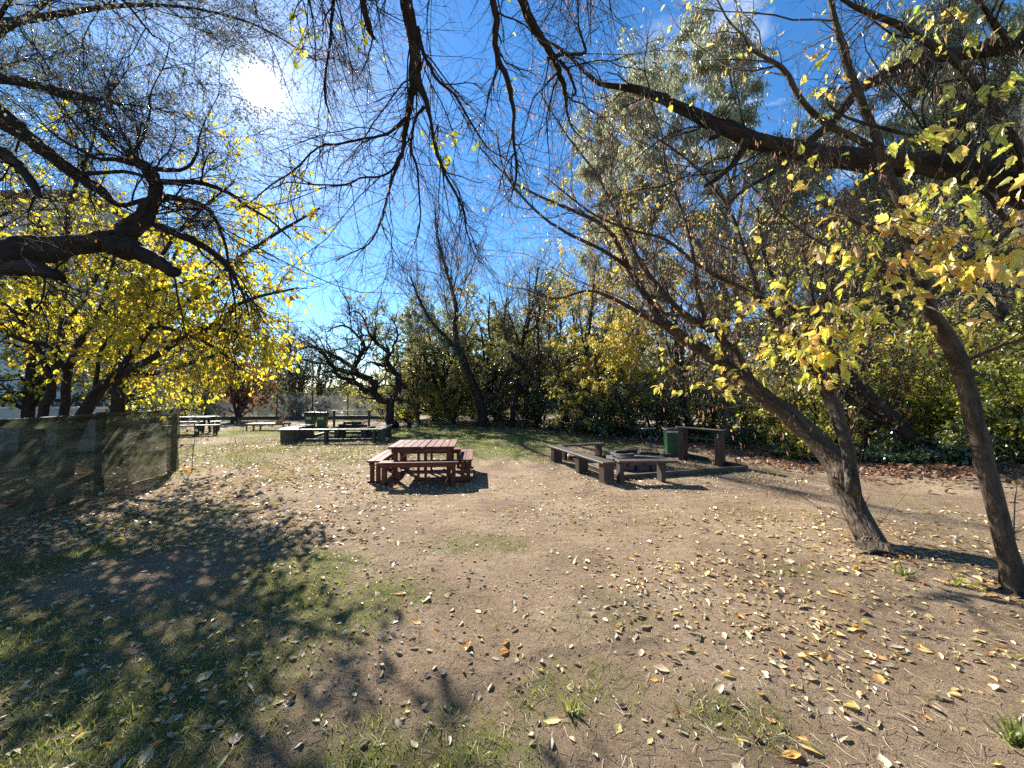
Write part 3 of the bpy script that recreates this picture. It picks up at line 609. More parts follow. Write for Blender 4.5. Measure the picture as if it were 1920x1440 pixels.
tree('overhanging_tree', 'dark bare tree rooted behind the viewer, its knobbly branches hanging from the top', T4, (1.2, -4.2, 0), 'bark_dark', 'twig_dark',
     [dict(n=230, length=1.05, ang=.75, k=9, tmin=.1, wander=.18, trop=(0, .05, -.03), rmax=.009, rmin=.004, rfac=.5, sides=5),
      dict(n=2400, length=.7, ang=.65, k=7, wander=.18, rmax=.005, rmin=.0024, on=(0, 1), tmin=.2, sides=4),
      dict(n=8000, length=.34, ang=.7, k=4, wander=.22, rmin=.0016, on=2, sides=3, prune=gap_prune)],
     [(3, LEAF_N, 2600, .055, 'seed', dict(droop=2.2, along=.1, jitter=.012, tmin=.7)), (3, LEAF_O, 60, .05, 'leaf_lime', dict())],
     seed=14, rough=.10, sides=10, crook_amt=.16,
     sprays=dict(at=[P(x, y, d) for x, y, d in [(812, 270, 4.0), (820, 255, 4.1), (880, 245, 4.2), (905, 270, 4.2), (545, 50, 3.6), (565, 70, 3.6), (690, 50, 3.6), (830, 300, 4.2), (950, 160, 4.0), (560, 100, 3.7), (590, 30, 3.6)]], mat='leaf_lime', T=LEAF_O, size=.075, n=7, twigs=3, len=.14))

# --- left big tree with the sawn limb
def Kp(zx, zy, w): return (zx/2.572, zy/2.572, w/2.572)
DL = 6.0
T5 = [limb3([(-9.0, 6.0, -.05, .45), (-8.95, 6.0, 1.5, .37), (-8.8, 6.0, 3.0, .34), (-8.9, 6.1, 4.3, .31), (-9.4, 6.2, 5.6, .27), (-9.6, 6.3, 7.2, .2), (-9.6, 6.5, 9.0, .1)], 28),
      limb([Kp(*q) for q in [(-250, 1330, 190), (-100, 1270, 180), (0, 1245, 170), (150, 1220, 148), (300, 1190, 118), (450, 1170, 106), (560, 1150, 110), (620, 1110, 122), (690, 1060, 108), (740, 980, 82), (755, 900, 72), (740, 850, 70), (700, 810, 60), (645, 770, 46), (628, 735, 40)]], DL, DL+.3, 40),
      limb([Kp(*q) for q in [(540, 1170, 105), (620, 1198, 95), (700, 1230, 76), (780, 1275, 62), (846, 1316, 54)]], DL+.1, DL-.2),
      limb([Kp(*q) for q in [(-200, 1270, 90), (0, 1290, 78), (150, 1292, 68), (230, 1312, 56), (296, 1340, 34)]], DL-.1, DL-.5),
      limb([Kp(*q) for q in [(-230, 400, 140), (-100, 490, 120), (0, 562, 108), (100, 640, 76), (200, 720, 66), (300, 790, 64), (400, 860, 54), (480, 920, 44), (540, 970, 31), (590, 990, 24), (680, 968, 26), (735, 955, 30)]], DL+.1, DL+.25, 34),
      limb([Kp(*q) for q in [(-200, 350, 60), (0, 380, 52), (120, 400, 50), (220, 425, 47), (330, 455, 40), (400, 470, 34), (455, 492, 18)]], DL, DL-.4),
      limb([Kp(*q) for q in [(-200, 690, 80), (0, 740, 62), (60, 770, 60), (120, 830, 55), (160, 890, 50), (198, 955, 28)]], DL, DL-.3),
      limb([Kp(*q) for q in [(720, 860, 34), (800, 880, 28), (960, 880, 24), (1100, 930, 18), (1200, 1000, 14), (1300, 1060, 10), (1400, 1150, 7)]], DL+.3, DL+.5),
      limb([Kp(*q) for q in [(640, 790, 26), (560, 770, 22), (480, 765, 18), (380, 720, 14), (250, 640, 9), (150, 520, 6)]], DL+.2, DL-.2),
      limb([Kp(*q) for q in [(690, 800, 28), (800, 820, 24), (900, 810, 20), (950, 740, 14), (960, 660, 10), (1000, 560, 7), (1060, 450, 5)]], DL+.3, DL+.2),
      limb([Kp(*q) for q in [(640, 740, 26), (680, 680, 18), (720, 560, 14), (730, 440, 10), (790, 320, 8), (820, 200, 5)]], DL+.3, DL+.1),
      limb([Kp(*q) for q in [(755, 940, 34), (860, 960, 26), (980, 990, 22), (1050, 1080, 18), (1090, 1200, 16), (1110, 1330, 14), (1130, 1440, 10), (1140, 1560, 7)]], DL+.4, DL+.2),
      limb([Kp(*q) for q in [(760, 1090, 40), (850, 1130, 34), (950, 1170, 32), (1040, 1230, 26), (1120, 1320, 18), (1180, 1440, 12), (1200, 1520, 8)]], DL+.3, DL+.1),
      limb([Kp(*q) for q in [(400, 840, 26), (520, 830, 20), (620, 830, 18), (760, 870, 14), (920, 900, 10)]], DL+.15, DL-.3),
      limb3([(-9.6, 6.3, 7.2, .08), (-7.6, 6.0, 8.0, .035), (-6.2, 5.6, 8.4, .024), (-4.8, 5.4, 8.2, .02), (-3.8, 5.3, 7.6, .01)]),
      limb3([(-9.4, 6.1, 6.2, .08), (-7.4, 5.3, 6.9, .03), (-6.2, 4.8, 7.1, .022), (-5.0, 4.6, 6.8, .018), (-4.4, 4.6, 6.2, .01)]),
      limb3([(-9.6, 6.4, 8.0, .08), (-7.3, 7.2, 9.3, .03), (-5.6, 7.8, 9.6, .02), (-4.2, 8.1, 9.0, .012)])]
tree('sawn_limb_tree', 'dark gnarled tree behind the cloth fence with a thick limb sawn off at its end', T5, (-9, 6, 0), 'bark_dark', 'twig_dark',
     [dict(n=150, length=1.5, ang=.7, k=9, tmin=.25, wander=.17, trop=(.03, 0, -.01), rmax=.018, rmin=.006, rfac=.45, sides=5),
      dict(n=2600, length=1.1, ang=.6, k=8, wander=.17, trop=(.01, 0, -.05), rmax=.007, rmin=.003, on=1, tmin=.3, sides=4, prune=t5_prune),
      dict(n=14000, length=.5, ang=.65, k=5, wander=.16, trop=(0, 0, -.08), rmin=.0022, on=2, sides=3, prune=t5_prune)],
     [(3, LEAF_S, 25000, .042, 'leaf_willow', dict(droop=.7, tmin=.3, keep=lambda p: ((p[:, 1] > 6.4) | (p[:, 2] > 5.6)) & sun_gap(p))), (3, LEAF_O, 700, .05, 'leaf_rust', dict())],
     seed=15, rough=.12, sides=14, crook_amt=.12)

def lift(p): return (p[:, 2] > 1.42+(p[:, 0]+6.6)*.47) & (p[:, 2] > 1.15) & (p[:, 0] < -4.4+np.clip(p[:, 2]-4.5, 0, 3)*.25) & sun_gap(p)
# --- yellow leaved trees behind the cloth fence
DY = 9.0
T6a = [limb([(70, 850, 24), (79, 781, 22), (95, 735, 22), (101, 700, 19), (113, 640, 17), (118, 600, 16), (118, 540, 15), (121, 480, 14), (126, 420, 12), (140, 350, 10), (170, 280, 7), (190, 200, 4)], 9.4, 9.0, 32),
       limb([(98, 715, 16), (70, 650, 12), (40, 600, 10), (10, 570, 8), (-40, 520, 6)], 9.3, 8.6),
       limb([(115, 620, 13), (160, 560, 10), (190, 500, 9), (230, 430, 7), (270, 380, 5)], 9.2, 9.6),
       limb([(120, 520, 12), (90, 450, 9), (60, 380, 7), (30, 320, 5)], 9.1, 9.2),
       limb([(118, 560, 10), (60, 520, 8), (10, 470, 6), (-50, 430, 4)], 9.1, 8.7)]
T6b = [limb([(112, 860, 24), (119, 781, 22), (125, 722, 20), (130, 688, 18), (150, 642, 15), (180, 602, 13), (212, 568, 12), (245, 545, 12), (285, 505, 10), (330, 440, 8), (380, 390, 6), (440, 340, 4)], 8.7, 9.0, 32),
       limb([(180, 602, 11), (200, 540, 9), (215, 480, 7), (220, 420, 5)], 8.8, 9.2),
       limb([(128, 700, 14), (90, 650, 10), (50, 640, 8), (0, 620, 6)], 8.7, 8.2),
       limb([(240, 550, 9), (300, 545, 7), (360, 520, 6), (410, 480, 4)], 8.9, 8.4)]
T6c = [limb([(120, 860, 34), (150, 785, 30), (178, 742, 26), (203, 714, 22), (222, 698, 17), (250, 660, 14), (285, 612, 13), (320, 585, 12), (360, 560, 11), (400, 530, 10), (440, 490, 9), (490, 455, 8), (540, 425, 6), (600, 390, 4)], 8.4, 8.2, 36),
       limb([(212, 708, 18), (232, 700, 16), (270, 680, 14), (320, 650, 13), (352, 628, 12), (420, 600, 10), (440, 575, 8), (490, 555, 6), (560, 540, 4)], 8.4, 7.7, 28),
       limb([(178, 742, 12), (183, 695, 10), (190, 658, 9), (212, 625, 8), (240, 590, 7), (262, 555, 6), (280, 500, 4)], 8.4, 8.8),
       limb([(352, 628, 9), (410, 618, 8), (450, 625, 6), (480, 640, 4)], 8.1, 7.8),
       limb([(285, 612, 9), (330, 620, 7), (400, 650, 6), (450, 690, 4)], 8.3, 7.7)]
T6d = [limb([(216, 840, 30), (222, 762, 29), (224, 725, 28), (236, 690, 22), (262, 640, 15), (270, 580, 12), (310, 520, 9), (340, 450, 6)], 9.9, 10.2),
       limb([(230, 700, 14), (280, 700, 11), (330, 690, 9), (390, 670, 7), (450, 660, 4)], 9.9, 9.5),
       limb([(260, 650, 10), (320, 640, 8), (390, 610, 6), (470, 590, 4)], 10, 9.8)]
for nm, lb, T, bs, sd, nl in [('yellow_leaf_tree', 'yellow leaved tree behind the cloth fence, upright leftmost stem', T6a, P(70, 850, 9.4), 21, 2300),
                              ('yellow_leaf_tree', 'yellow leaved tree behind the cloth fence, second stem curving over to the right', T6b, P(112, 860, 8.7), 22, 2200),
                              ('yellow_leaf_tree', 'yellow leaved tree behind the fence with two long slanting branches over the clearing', T6c, P(120, 860, 8.4), 23, 3900),
                              ('yellow_leaf_tree', 'stout dark yellow leaved trunk rising behind the corner post of the cloth fence', T6d, P(216, 840, 9.9), 24, 2300)]:
    bs[2] = 0; T[0][0][0, 0] = [bs[0], bs[1], -.05]
    tree(nm, lb, T, bs, 'bark_dark', 'twig_dark',
         [dict(n=60, length=1.2, ang=.75, k=8, tmin=.25, wander=.17, trop=(.02, -.01, .0), rmax=.014, rmin=.005, rfac=.5, sides=5),
          dict(n=420, length=.7, ang=.7, k=6, wander=.2, trop=(0, 0, -.05), rmax=.006, rmin=.003, on=(0, 1), tmin=.25, sides=4),
          dict(n=1500, length=.35, ang=.7, k=4, wander=.2, trop=(0, 0, -.06), rmin=.0022, on=2, sides=3)],
         [(3, LEAF_O, nl, .115, 'leaf_yellow', dict(droop=.8, keep=lift))], 'yellow trees behind the cloth fence', seed=sd, rough=.07)
for i, (x, y, h_, lb) in enumerate([(-14.5, 11.5, 7.5, 'tall yellow tree crown farther back between house and cloth fence'), (-13.7, 13.3, 6.0, 'rounded yellow tree crown left of the grey picnic table, behind the garden wall'), (-17.5, 10.5, 7.0, 'yellow tree crown filling the left edge before the white house')]):
    rng = np.random.default_rng(60+i)
    T = [limb3([(x, y, -.05, .16), (x+.1, y, h_*.3, .13), (x-.1, y+.1, h_*.6, .09), (x+.2, y, h_*.95, .03)])]
    for q in range(5):
        a = q*1.26+i; z0 = h_*(.25+.1*q)
        T.append(limb3([(x, y, z0, .08), (x+1.0*math.cos(a), y+1.0*math.sin(a), z0+.7, .05), (x+2.2*math.cos(a), y+2.2*math.sin(a), z0+1.1, .02)]))
    tree('yellow_leaf_tree', lb, T, (x, y, 0), 'bark_dark', 'twig_dark',
         [dict(n=45, length=1.4, ang=.75, k=7, wander=.17, rmax=.02, rmin=.006, sides=4),
          dict(n=300, length=.8, ang=.7, k=5, wander=.2, trop=(0, 0, -.05), rmin=.004, on=(0, 1), sides=3),
          dict(n=900, length=.4, ang=.7, k=4, wander=.2, trop=(0, 0, -.06), rmin=.003, on=2, sides=3)],
         [(3, LEAF_O, 2600, .13, 'leaf_yellow', dict(droop=.8))], 'yellow trees behind the cloth fence', seed=70+i)

auto_tree('feathery_tree', 'tall grey green small leaved tree above the house and yellow trees at the left edge', -15.5, 10.5, 14.5, .2, 'bark_dark', 'twig_dark', [(LEAF_S, 16000, .075, 'leaf_willow', dict(droop=.9, jitter=.06))], None, 90, 2, n0=9, l0=.3, n1=50, l1=.16, n2=300, l2=.09, n3=1000, l3=.05, up=.06, droop3=-.08, tmin0=.5, ang=.75, spread=.18, rt=.004)
# --- gnarled tree behind the picnic table
def Zp(zx, zy, w): return (520+zx/5.332, 540+zy/5.332, w/5.332)
DG = 20.8
def Zl(q, y0, y1, k=26): return limb([Zp(*a) for a in q], y0, y1, k)
T7 = [Zl([(1150, 1400, 160), (1138, 1360, 118), (1130, 1290, 92), (1130, 1200, 88), (1125, 1140, 92), (1070, 1128, 72), (1000, 1090, 70), (968, 1030, 80), (972, 985, 76), (940, 930, 74), (870, 890, 66), (800, 850, 70), (762, 815, 64), (790, 755, 50), (820, 700, 40), (850, 640, 38), (866, 580, 36), (848, 520, 30), (790, 470, 25), (720, 400, 22), (640, 375, 18), (560, 400, 14), (500, 440, 10)], DG, DG+.5, 60),
      Zl([(770, 840, 56), (700, 838, 50), (620, 820, 45), (560, 790, 44), (520, 755, 40), (480, 680, 34), (430, 640, 28), (380, 600, 24), (300, 590, 19), (220, 622, 13), (160, 650, 8)], DG, DG-.8),
      Zl([(790, 830, 50), (740, 790, 46), (680, 750, 45), (600, 700, 44), (530, 660, 42), (480, 630, 34), (400, 600, 26), (330, 560, 18), (260, 530, 12), (200, 520, 8)], DG+.2, DG+1.2),
      Zl([(960, 1030, 60), (910, 1020, 56), (850, 1000, 52), (800, 970, 44), (760, 920, 36), (690, 910, 34), (620, 890, 32), (580, 850, 27), (540, 832, 20), (460, 850, 15), (390, 900, 10)], DG-.1, DG-1.2),
      Zl([(1135, 1130, 60), (1160, 1090, 50), (1190, 1040, 46), (1216, 985, 80), (1208, 905, 62), (1170, 830, 50), (1112, 770, 50), (1096, 710, 46), (1118, 660, 44), (1062, 610, 36), (1000, 550, 32), (940, 490, 26), (900, 410, 22), (880, 340, 18), (830, 262, 15), (770, 232, 11), (700, 260, 8)], DG, DG+.8, 44),
      Zl([(1118, 660, 30), (1152, 635, 26), (1160, 570, 24), (1200, 500, 21), (1192, 400, 15), (1170, 330, 10), (1200, 260, 7)], DG+.3, DG+.2),
      Zl([(1100, 765, 26), (1060, 780, 24), (1020, 772, 22), (940, 745, 18), (880, 760, 12), (830, 800, 8)], DG+.2, DG-.5),
      Zl([(1205, 950, 60), (1240, 965, 62), (1275, 990, 52)], DG, DG-.2),
      Zl([(820, 700, 24), (760, 660, 18), (690, 640, 14), (620, 600, 9)], DG+.2, DG-.3),
      Zl([(940, 490, 18), (860, 470, 14), (780, 500, 10), (700, 520, 7)], DG+.7, DG+.2)]
tree('gnarled_tree', 'gnarled dark tree with twisting limbs standing on grass behind the red table', T7, G(735, 801), 'bark_dark', 'twig_dark',
     [dict(n=120, length=2.0, ang=.75, k=10, tmin=.25, wander=.28, trop=(-.03, 0, .08), rmax=.05, rmin=.022, rfac=.5, sides=5),
      dict(n=600, length=.9, ang=.7, k=6, wander=.26, trop=(0, 0, .02), rmax=.018, rmin=.008, on=(0, 1), tmin=.3, sides=4),
      dict(n=2600, length=.5, ang=.7, k=4, wander=.25, rmin=.005, on=2, sides=3)],
     [(3, LEAF_S, 6500, .06, 'leaf_far', dict(tmin=.4))], seed=31, rough=.12, sides=10, crook_amt=.2)

def at(px, Y): return ((px-960)*Y/FPX, Y)

# dark trunks right behind the back lawn
def ivy(n): return [(LEAF_S, n, .09, 'leaf_laurel', dict(droop=.5))]
D9 = 21.5
tree('ivy_clad_tree', 'tall dark trunk wrapped in ivy behind the back lawn, leaning left as it rises', [limb([(907, 802, 27), (905, 795, 22), (901, 761, 18), (891, 731, 18), (879, 701, 16), (868, 671, 12), (858, 645, 10), (853, 610, 8), (856, 580, 7), (848, 545, 6), (835, 500, 5), (820, 440, 4), (815, 380, 2)], D9, D9, 36),
     limb([(868, 670, 9), (845, 640, 7), (815, 610, 6), (790, 570, 5), (770, 520, 3)], D9, D9-.5), limb([(905, 770, 10), (930, 735, 8), (945, 710, 6), (960, 690, 4)], D9, D9-.7)],
     G(905, 800), 'bark_dark', 'twig_grey', [dict(n=40, length=2.3, ang=.6, k=9, tmin=.4, wander=.14, trop=(0, 0, .08), rmax=.03, rmin=.014, sides=4), dict(n=520, length=1.6, ang=.5, k=6, wander=.14, trop=(0, 0, .06), rmax=.02, rmin=.009, on=(0, 1), tmin=.4, sides=3), dict(n=2600, length=.8, ang=.5, k=4, wander=.15, trop=(0, 0, .03), rmin=.006, on=2, sides=3)],
     [(0, LEAF_S, 2600, .12, 'leaf_laurel', dict(droop=.6, jitter=.16, tmin=.02, tmax=.55)), (3, LEAF_N, 1200, .09, 'seed', dict(droop=1.5))], seed=41, crook_amt=.12)
D10 = 21.0
tree('dark_trunk_tree', 'thin black trunk with branches fanning right, shaded at the back lawn edge', [limb([(957, 802, 15), (960, 796, 12), (964, 761, 11), (972, 721, 10), (974, 681, 9), (980, 640, 7), (992, 600, 6), (1000, 560, 4), (1010, 500, 3)], D10, D10),
     limb([(968, 740, 7), (1000, 715, 6), (1040, 690, 5), (1075, 670, 3)], D10, D10-1), limb([(970, 730, 6), (1010, 735, 5), (1050, 745, 3)], D10, D10-1), limb([(974, 690, 7), (955, 650, 6), (945, 610, 5), (950, 560, 3)], D10, D10+.5), limb([(985, 625, 6), (1005, 610, 5), (1012, 580, 4), (1005, 540, 2)], D10, D10)],
     G(959, 801), 'bark_dark', 'twig_dark', [dict(n=50, length=2.0, ang=.6, k=8, tmin=.3, wander=.14, trop=(0, 0, .05), rmax=.04, rmin=.016, sides=4), dict(n=400, length=1.1, ang=.6, k=6, wander=.17, rmax=.016, rmin=.008, on=(0, 1), tmin=.3, sides=3), dict(n=1500, length=.6, ang=.6, k=4, wander=.18, rmin=.005, on=2, sides=3)],
     [(3, LEAF_S, 2500, .08, 'leaf_olive', dict())], seed=42, crook_amt=.12)
D8 = 24.0
tree('slim_tree', 'slim forked tree just right of the gnarled tree with an arm reaching left', [limb([(787, 795, 10), (784, 788, 8), (781, 763, 7), (780, 738, 6), (783, 712, 5), (787, 690, 4), (790, 650, 3)], D8, D8), limb([(778, 762, 6), (762, 752, 5), (745, 743, 4), (725, 735, 3)], D8, D8-.5), limb([(778, 758, 4), (772, 742, 4), (776, 725, 3), (772, 700, 2)], D8, D8)],
     G(786, 793), 'bark_grey', 'twig_dark', [dict(n=18, length=1.6, ang=.6, k=7, tmin=.4, rmax=.03, rmin=.014, sides=4), dict(n=120, length=.9, ang=.6, k=5, rmin=.007, on=(0, 1), sides=3), dict(n=500, length=.5, ang=.6, k=4, rmin=.005, on=2, sides=3)],
     [(3, LEAF_S, 1300, .10, 'leaf_olive', dict())], seed=43)
D11 = 13.9
tree('pale_trunk_tree', 'straight pale trunk standing directly behind the counter numbered 3', [limb([(1369, 838, 25), (1368, 828, 21), (1366, 790, 20), (1365, 750, 19), (1364, 705, 18), (1374, 660, 15), (1384, 620, 13), (1386, 580, 11), (1375, 520, 10), (1378, 450, 8), (1390, 380, 6), (1400, 300, 4)], D11, D11, 34),
     limb([(1362, 700, 17), (1352, 640, 15), (1348, 590, 13), (1340, 540, 11), (1320, 480, 9), (1290, 420, 6), (1260, 360, 4)], D11, D11+.6), limb([(1384, 600, 10), (1420, 560, 8), (1450, 500, 6), (1470, 430, 4)], D11, D11+.5), limb([(1352, 630, 9), (1310, 600, 8), (1260, 590, 6), (1200, 580, 4)], D11, D11+1)],
     G(1368, 834), 'bark_grey', 'twig_grey', [dict(n=50, length=1.9, ang=.6, k=8, tmin=.3, wander=.14, trop=(0, 0, .06), rmax=.03, rmin=.01, sides=4), dict(n=420, length=1.0, ang=.6, k=6, wander=.16, rmax=.012, rmin=.006, on=(0, 1), tmin=.3, sides=3), dict(n=1800, length=.5, ang=.6, k=4, wander=.18, rmin=.004, on=2, sides=3)],
     [(3, LEAF_S, 2600, .08, 'leaf_weep', dict()), (3, LEAF_N, 1500, .07, 'seed', dict(droop=1.5))], seed=44)
D12 = 9.2
tree('ivy_leaning_tree', 'thick black ivy covered trunk leaning steeply left among the right hand shrubs', [limb([(1760, 880, 44), (1735, 850, 35), (1694, 807, 32), (1656, 771, 31), (1622, 741, 31), (1594, 710, 28), (1567, 677, 24), (1539, 648, 20), (1500, 600, 16), (1460, 540, 12), (1430, 470, 9), (1420, 390, 6)], D12, D12+1.0, 34),
     limb([(1690, 805, 22), (1630, 778, 17), (1580, 738, 15), (1550, 712, 12), (1510, 680, 9), (1470, 660, 6)], D12+.2, D12+.8), limb([(1560, 672, 14), (1560, 600, 10), (1540, 530, 8), (1550, 460, 5)], D12+.9, D12+1.3)],
     G(1755, 872, .1), 'bark_dark', 'twig_dark', [dict(n=40, length=1.4, ang=.7, k=8, tmin=.3, rmax=.03, rmin=.01, trop=(0, 0, .06), sides=4), dict(n=300, length=.8, ang=.6, k=5, rmax=.012, rmin=.006, on=(0, 1), tmin=.3, sides=3), dict(n=1000, length=.45, ang=.6, k=4, rmin=.004, on=2, sides=3)],
     [(0, LEAF_S, 900, .10, 'leaf_laurel', dict(droop=.6, jitter=.14, tmin=.05, tmax=.9)), (3, LEAF_S, 1800, .08, 'leaf_lime', dict())], seed=45)

# weeping yellow tree and other wood-edge trees
auto_tree('weeping_yellow_tree', 'weeping yellow bush tree hanging over the dark laurels behind the right fire pit', *at(1140, 17.5), 6.2, .13, 'bark_dark', 'twig_red', [(LEAF_S, 15000, .10, 'leaf_weep', dict(droop=1.0))], None, 51, 2, n0=7, n1=30, n2=220, n3=700, up=-.02, droop3=-.14, tmin0=.3)
olive = [((885, 29), 8.5, 'pale olive tree seen in the gap right behind the ivy clad trunk'), ((815, 25.5), 6.6, 'olive green tree leaning over the slim forked tree at the back lawn'), ((845, 25.5), 9.2, 'tall olive tree, its crown right behind the ivy clad trunk'), ((935, 24.5), 8.6, 'round olive crowned tree between the ivy trunk and the black trunk'), ((1010, 23.0), 6.8, 'olive tree right of the thin black trunk, half bare on top'), ((1085, 20.5), 8.2, 'olive tree with bronze tinted crown behind the weeping yellow tree'), ((760, 29), 6.0, 'pale olive tree seen right of the gnarled trunk, far behind')]
for i, ((px, Y), h_, lb) in enumerate(olive):
    auto_tree('olive_tree', lb, *at(px, Y), h_, .15, 'bark_dark', 'twig_dark', [(LEAF_S, 19000, .115, ['leaf_olive', 'leaf_centre', 'leaf_centre', 'leaf_centre', 'leaf_centre', 'leaf_weep', 'leaf_olive'][i], dict(droop=.5))], 'olive trees at the wood edge', 80+i, 4, n0=6, l0=.5, n1=20, n2=110, n3=380, spread=.5, up=.02, tmin0=.15, ang=.95)
bare = [((780, 38), 9, 'bare grey twiggy tree rising far behind the slim forked tree'), ((870, 33), 12, 'tall bare twiggy tree, tallest above the ivy clad trunk'), ((985, 29), 12.5, 'bare twiggy tree above the thin black trunk'), ((1060, 27), 12, 'bare tree with rusty seed tufts above the weeping yellow tree'), ((1180, 23), 12.5, 'bare tree with grey twigs towering behind the right fire pit'), ((1290, 20), 11, 'bare tree behind the green bin with upswept twigs'), ((1480, 17.5), 10, 'bare tree behind the forked leaning tree with dense grey twigs'), ((1620, 16.5), 9, 'bare thin tree rising above the right shrubs, left of the double trunk'), ((1800, 15), 10.5, 'bare tree rising above the right shrubs behind the curved trunk'), ((545, 36), 9.5, 'bare thick trunked tree beyond the far fence above the sun lounger')]
for i, ((px, Y), h_, lb) in enumerate(bare):
    lf = [(LEAF_N, 1500, .10, 'seed', dict(droop=1.4))] if i in (2, 3, 4, 5) else [(LEAF_S, 900, .08, 'leaf_olive', dict())]
    auto_tree('bare_tree', lb, *at(px, Y), h_, .17, 'bark_grey' if i in (1, 3, 6, 8) else 'bark_dark', 'twig_grey', lf, 'bare trees of the wood', 100+i, 2 if i < 9 else 1, lean=(-.04, 0), n0=9, n1=45, n2=330, n3=1300, up=.12, droop3=.02, ang=.6, spread=.16, rt=.0055 if Y > 25 else .0045)
auto_tree('double_trunk_tree', 'dark double trunked tree standing up behind the yellow green shrubs at right', *at(1690, 15.2), 10, .16, 'bark_dark', 'twig_grey', [(LEAF_S, 1500, .09, 'leaf_lime', dict())], None, 121, 2, n0=8, n1=35, n2=220, n3=800, up=.1, spread=.06, tmin0=.35)
tree('slanting_far_tree', 'dark trunk slanting out of the right edge above the yellow shrubs', [limb([(2040, 800, 40), (1970, 710, 32), (1919, 643, 27), (1894, 610, 25), (1872, 577, 23), (1845, 540, 20), (1810, 490, 15), (1780, 430, 11), (1740, 350, 7)], 9.2, 10.5), limb([(1872, 577, 14), (1850, 520, 10), (1860, 450, 8), (1850, 380, 5)], 9.9, 10.3)],
     P(2040, 800, 9.2)*np.array([1, 1, 0]), 'bark_dark', 'twig_grey', [dict(n=40, length=1.5, ang=.65, k=8, tmin=.3, rmax=.025, rmin=.01, sides=4), dict(n=300, length=.9, ang=.6, k=5, rmax=.01, rmin=.006, on=(0, 1), sides=3), dict(n=1000, length=.5, ang=.6, k=4, rmin=.004, on=2, sides=3)], [(3, LEAF_S, 2200, .08, 'leaf_grey', dict())], seed=122)
euc = [((1245, 27), 23, 'tall grey green gum tree with drooping leaves, left of the pair above the forked tree'), ((1370, 26), 25, 'tallest grey green gum tree with drooping clumps against the blue sky'), ((1150, 33), 25, 'grey green gum tree farther back with a pale feathery crown'), ((1470, 24), 18, 'lower gum tree behind the heavy dark limb, grey green'), ((1640, 20), 16.5, 'broad grey green gum tree filling the sky behind the curved tree'), ((1780, 18), 17, 'broad grey green gum tree behind the heavy limb near the right edge'), ((1900, 16.5), 14, 'grey green gum tree cut by the right edge, rising behind the shrubs')]
for i, ((px, Y), h_, lb) in enumerate(euc):
    auto_tree('gum_tree', lb, *at(px, Y), h_, .24, 'bark_grey', 'twig_grey', [(LEAF_N, 42000 if i > 3 else 34000, .34, 'leaf_grey', dict(droop=1.5, jitter=.16))], 'tall gum trees behind the wood', 140+i, 2 if i > 3 else 1, n0=10, l0=.26, n1=60, l1=.11, n2=240, l2=.055, n3=800, l3=.035, up=.12, droop3=-.12, tmin0=.42, ang=.6, spread=.14, rt=.008)

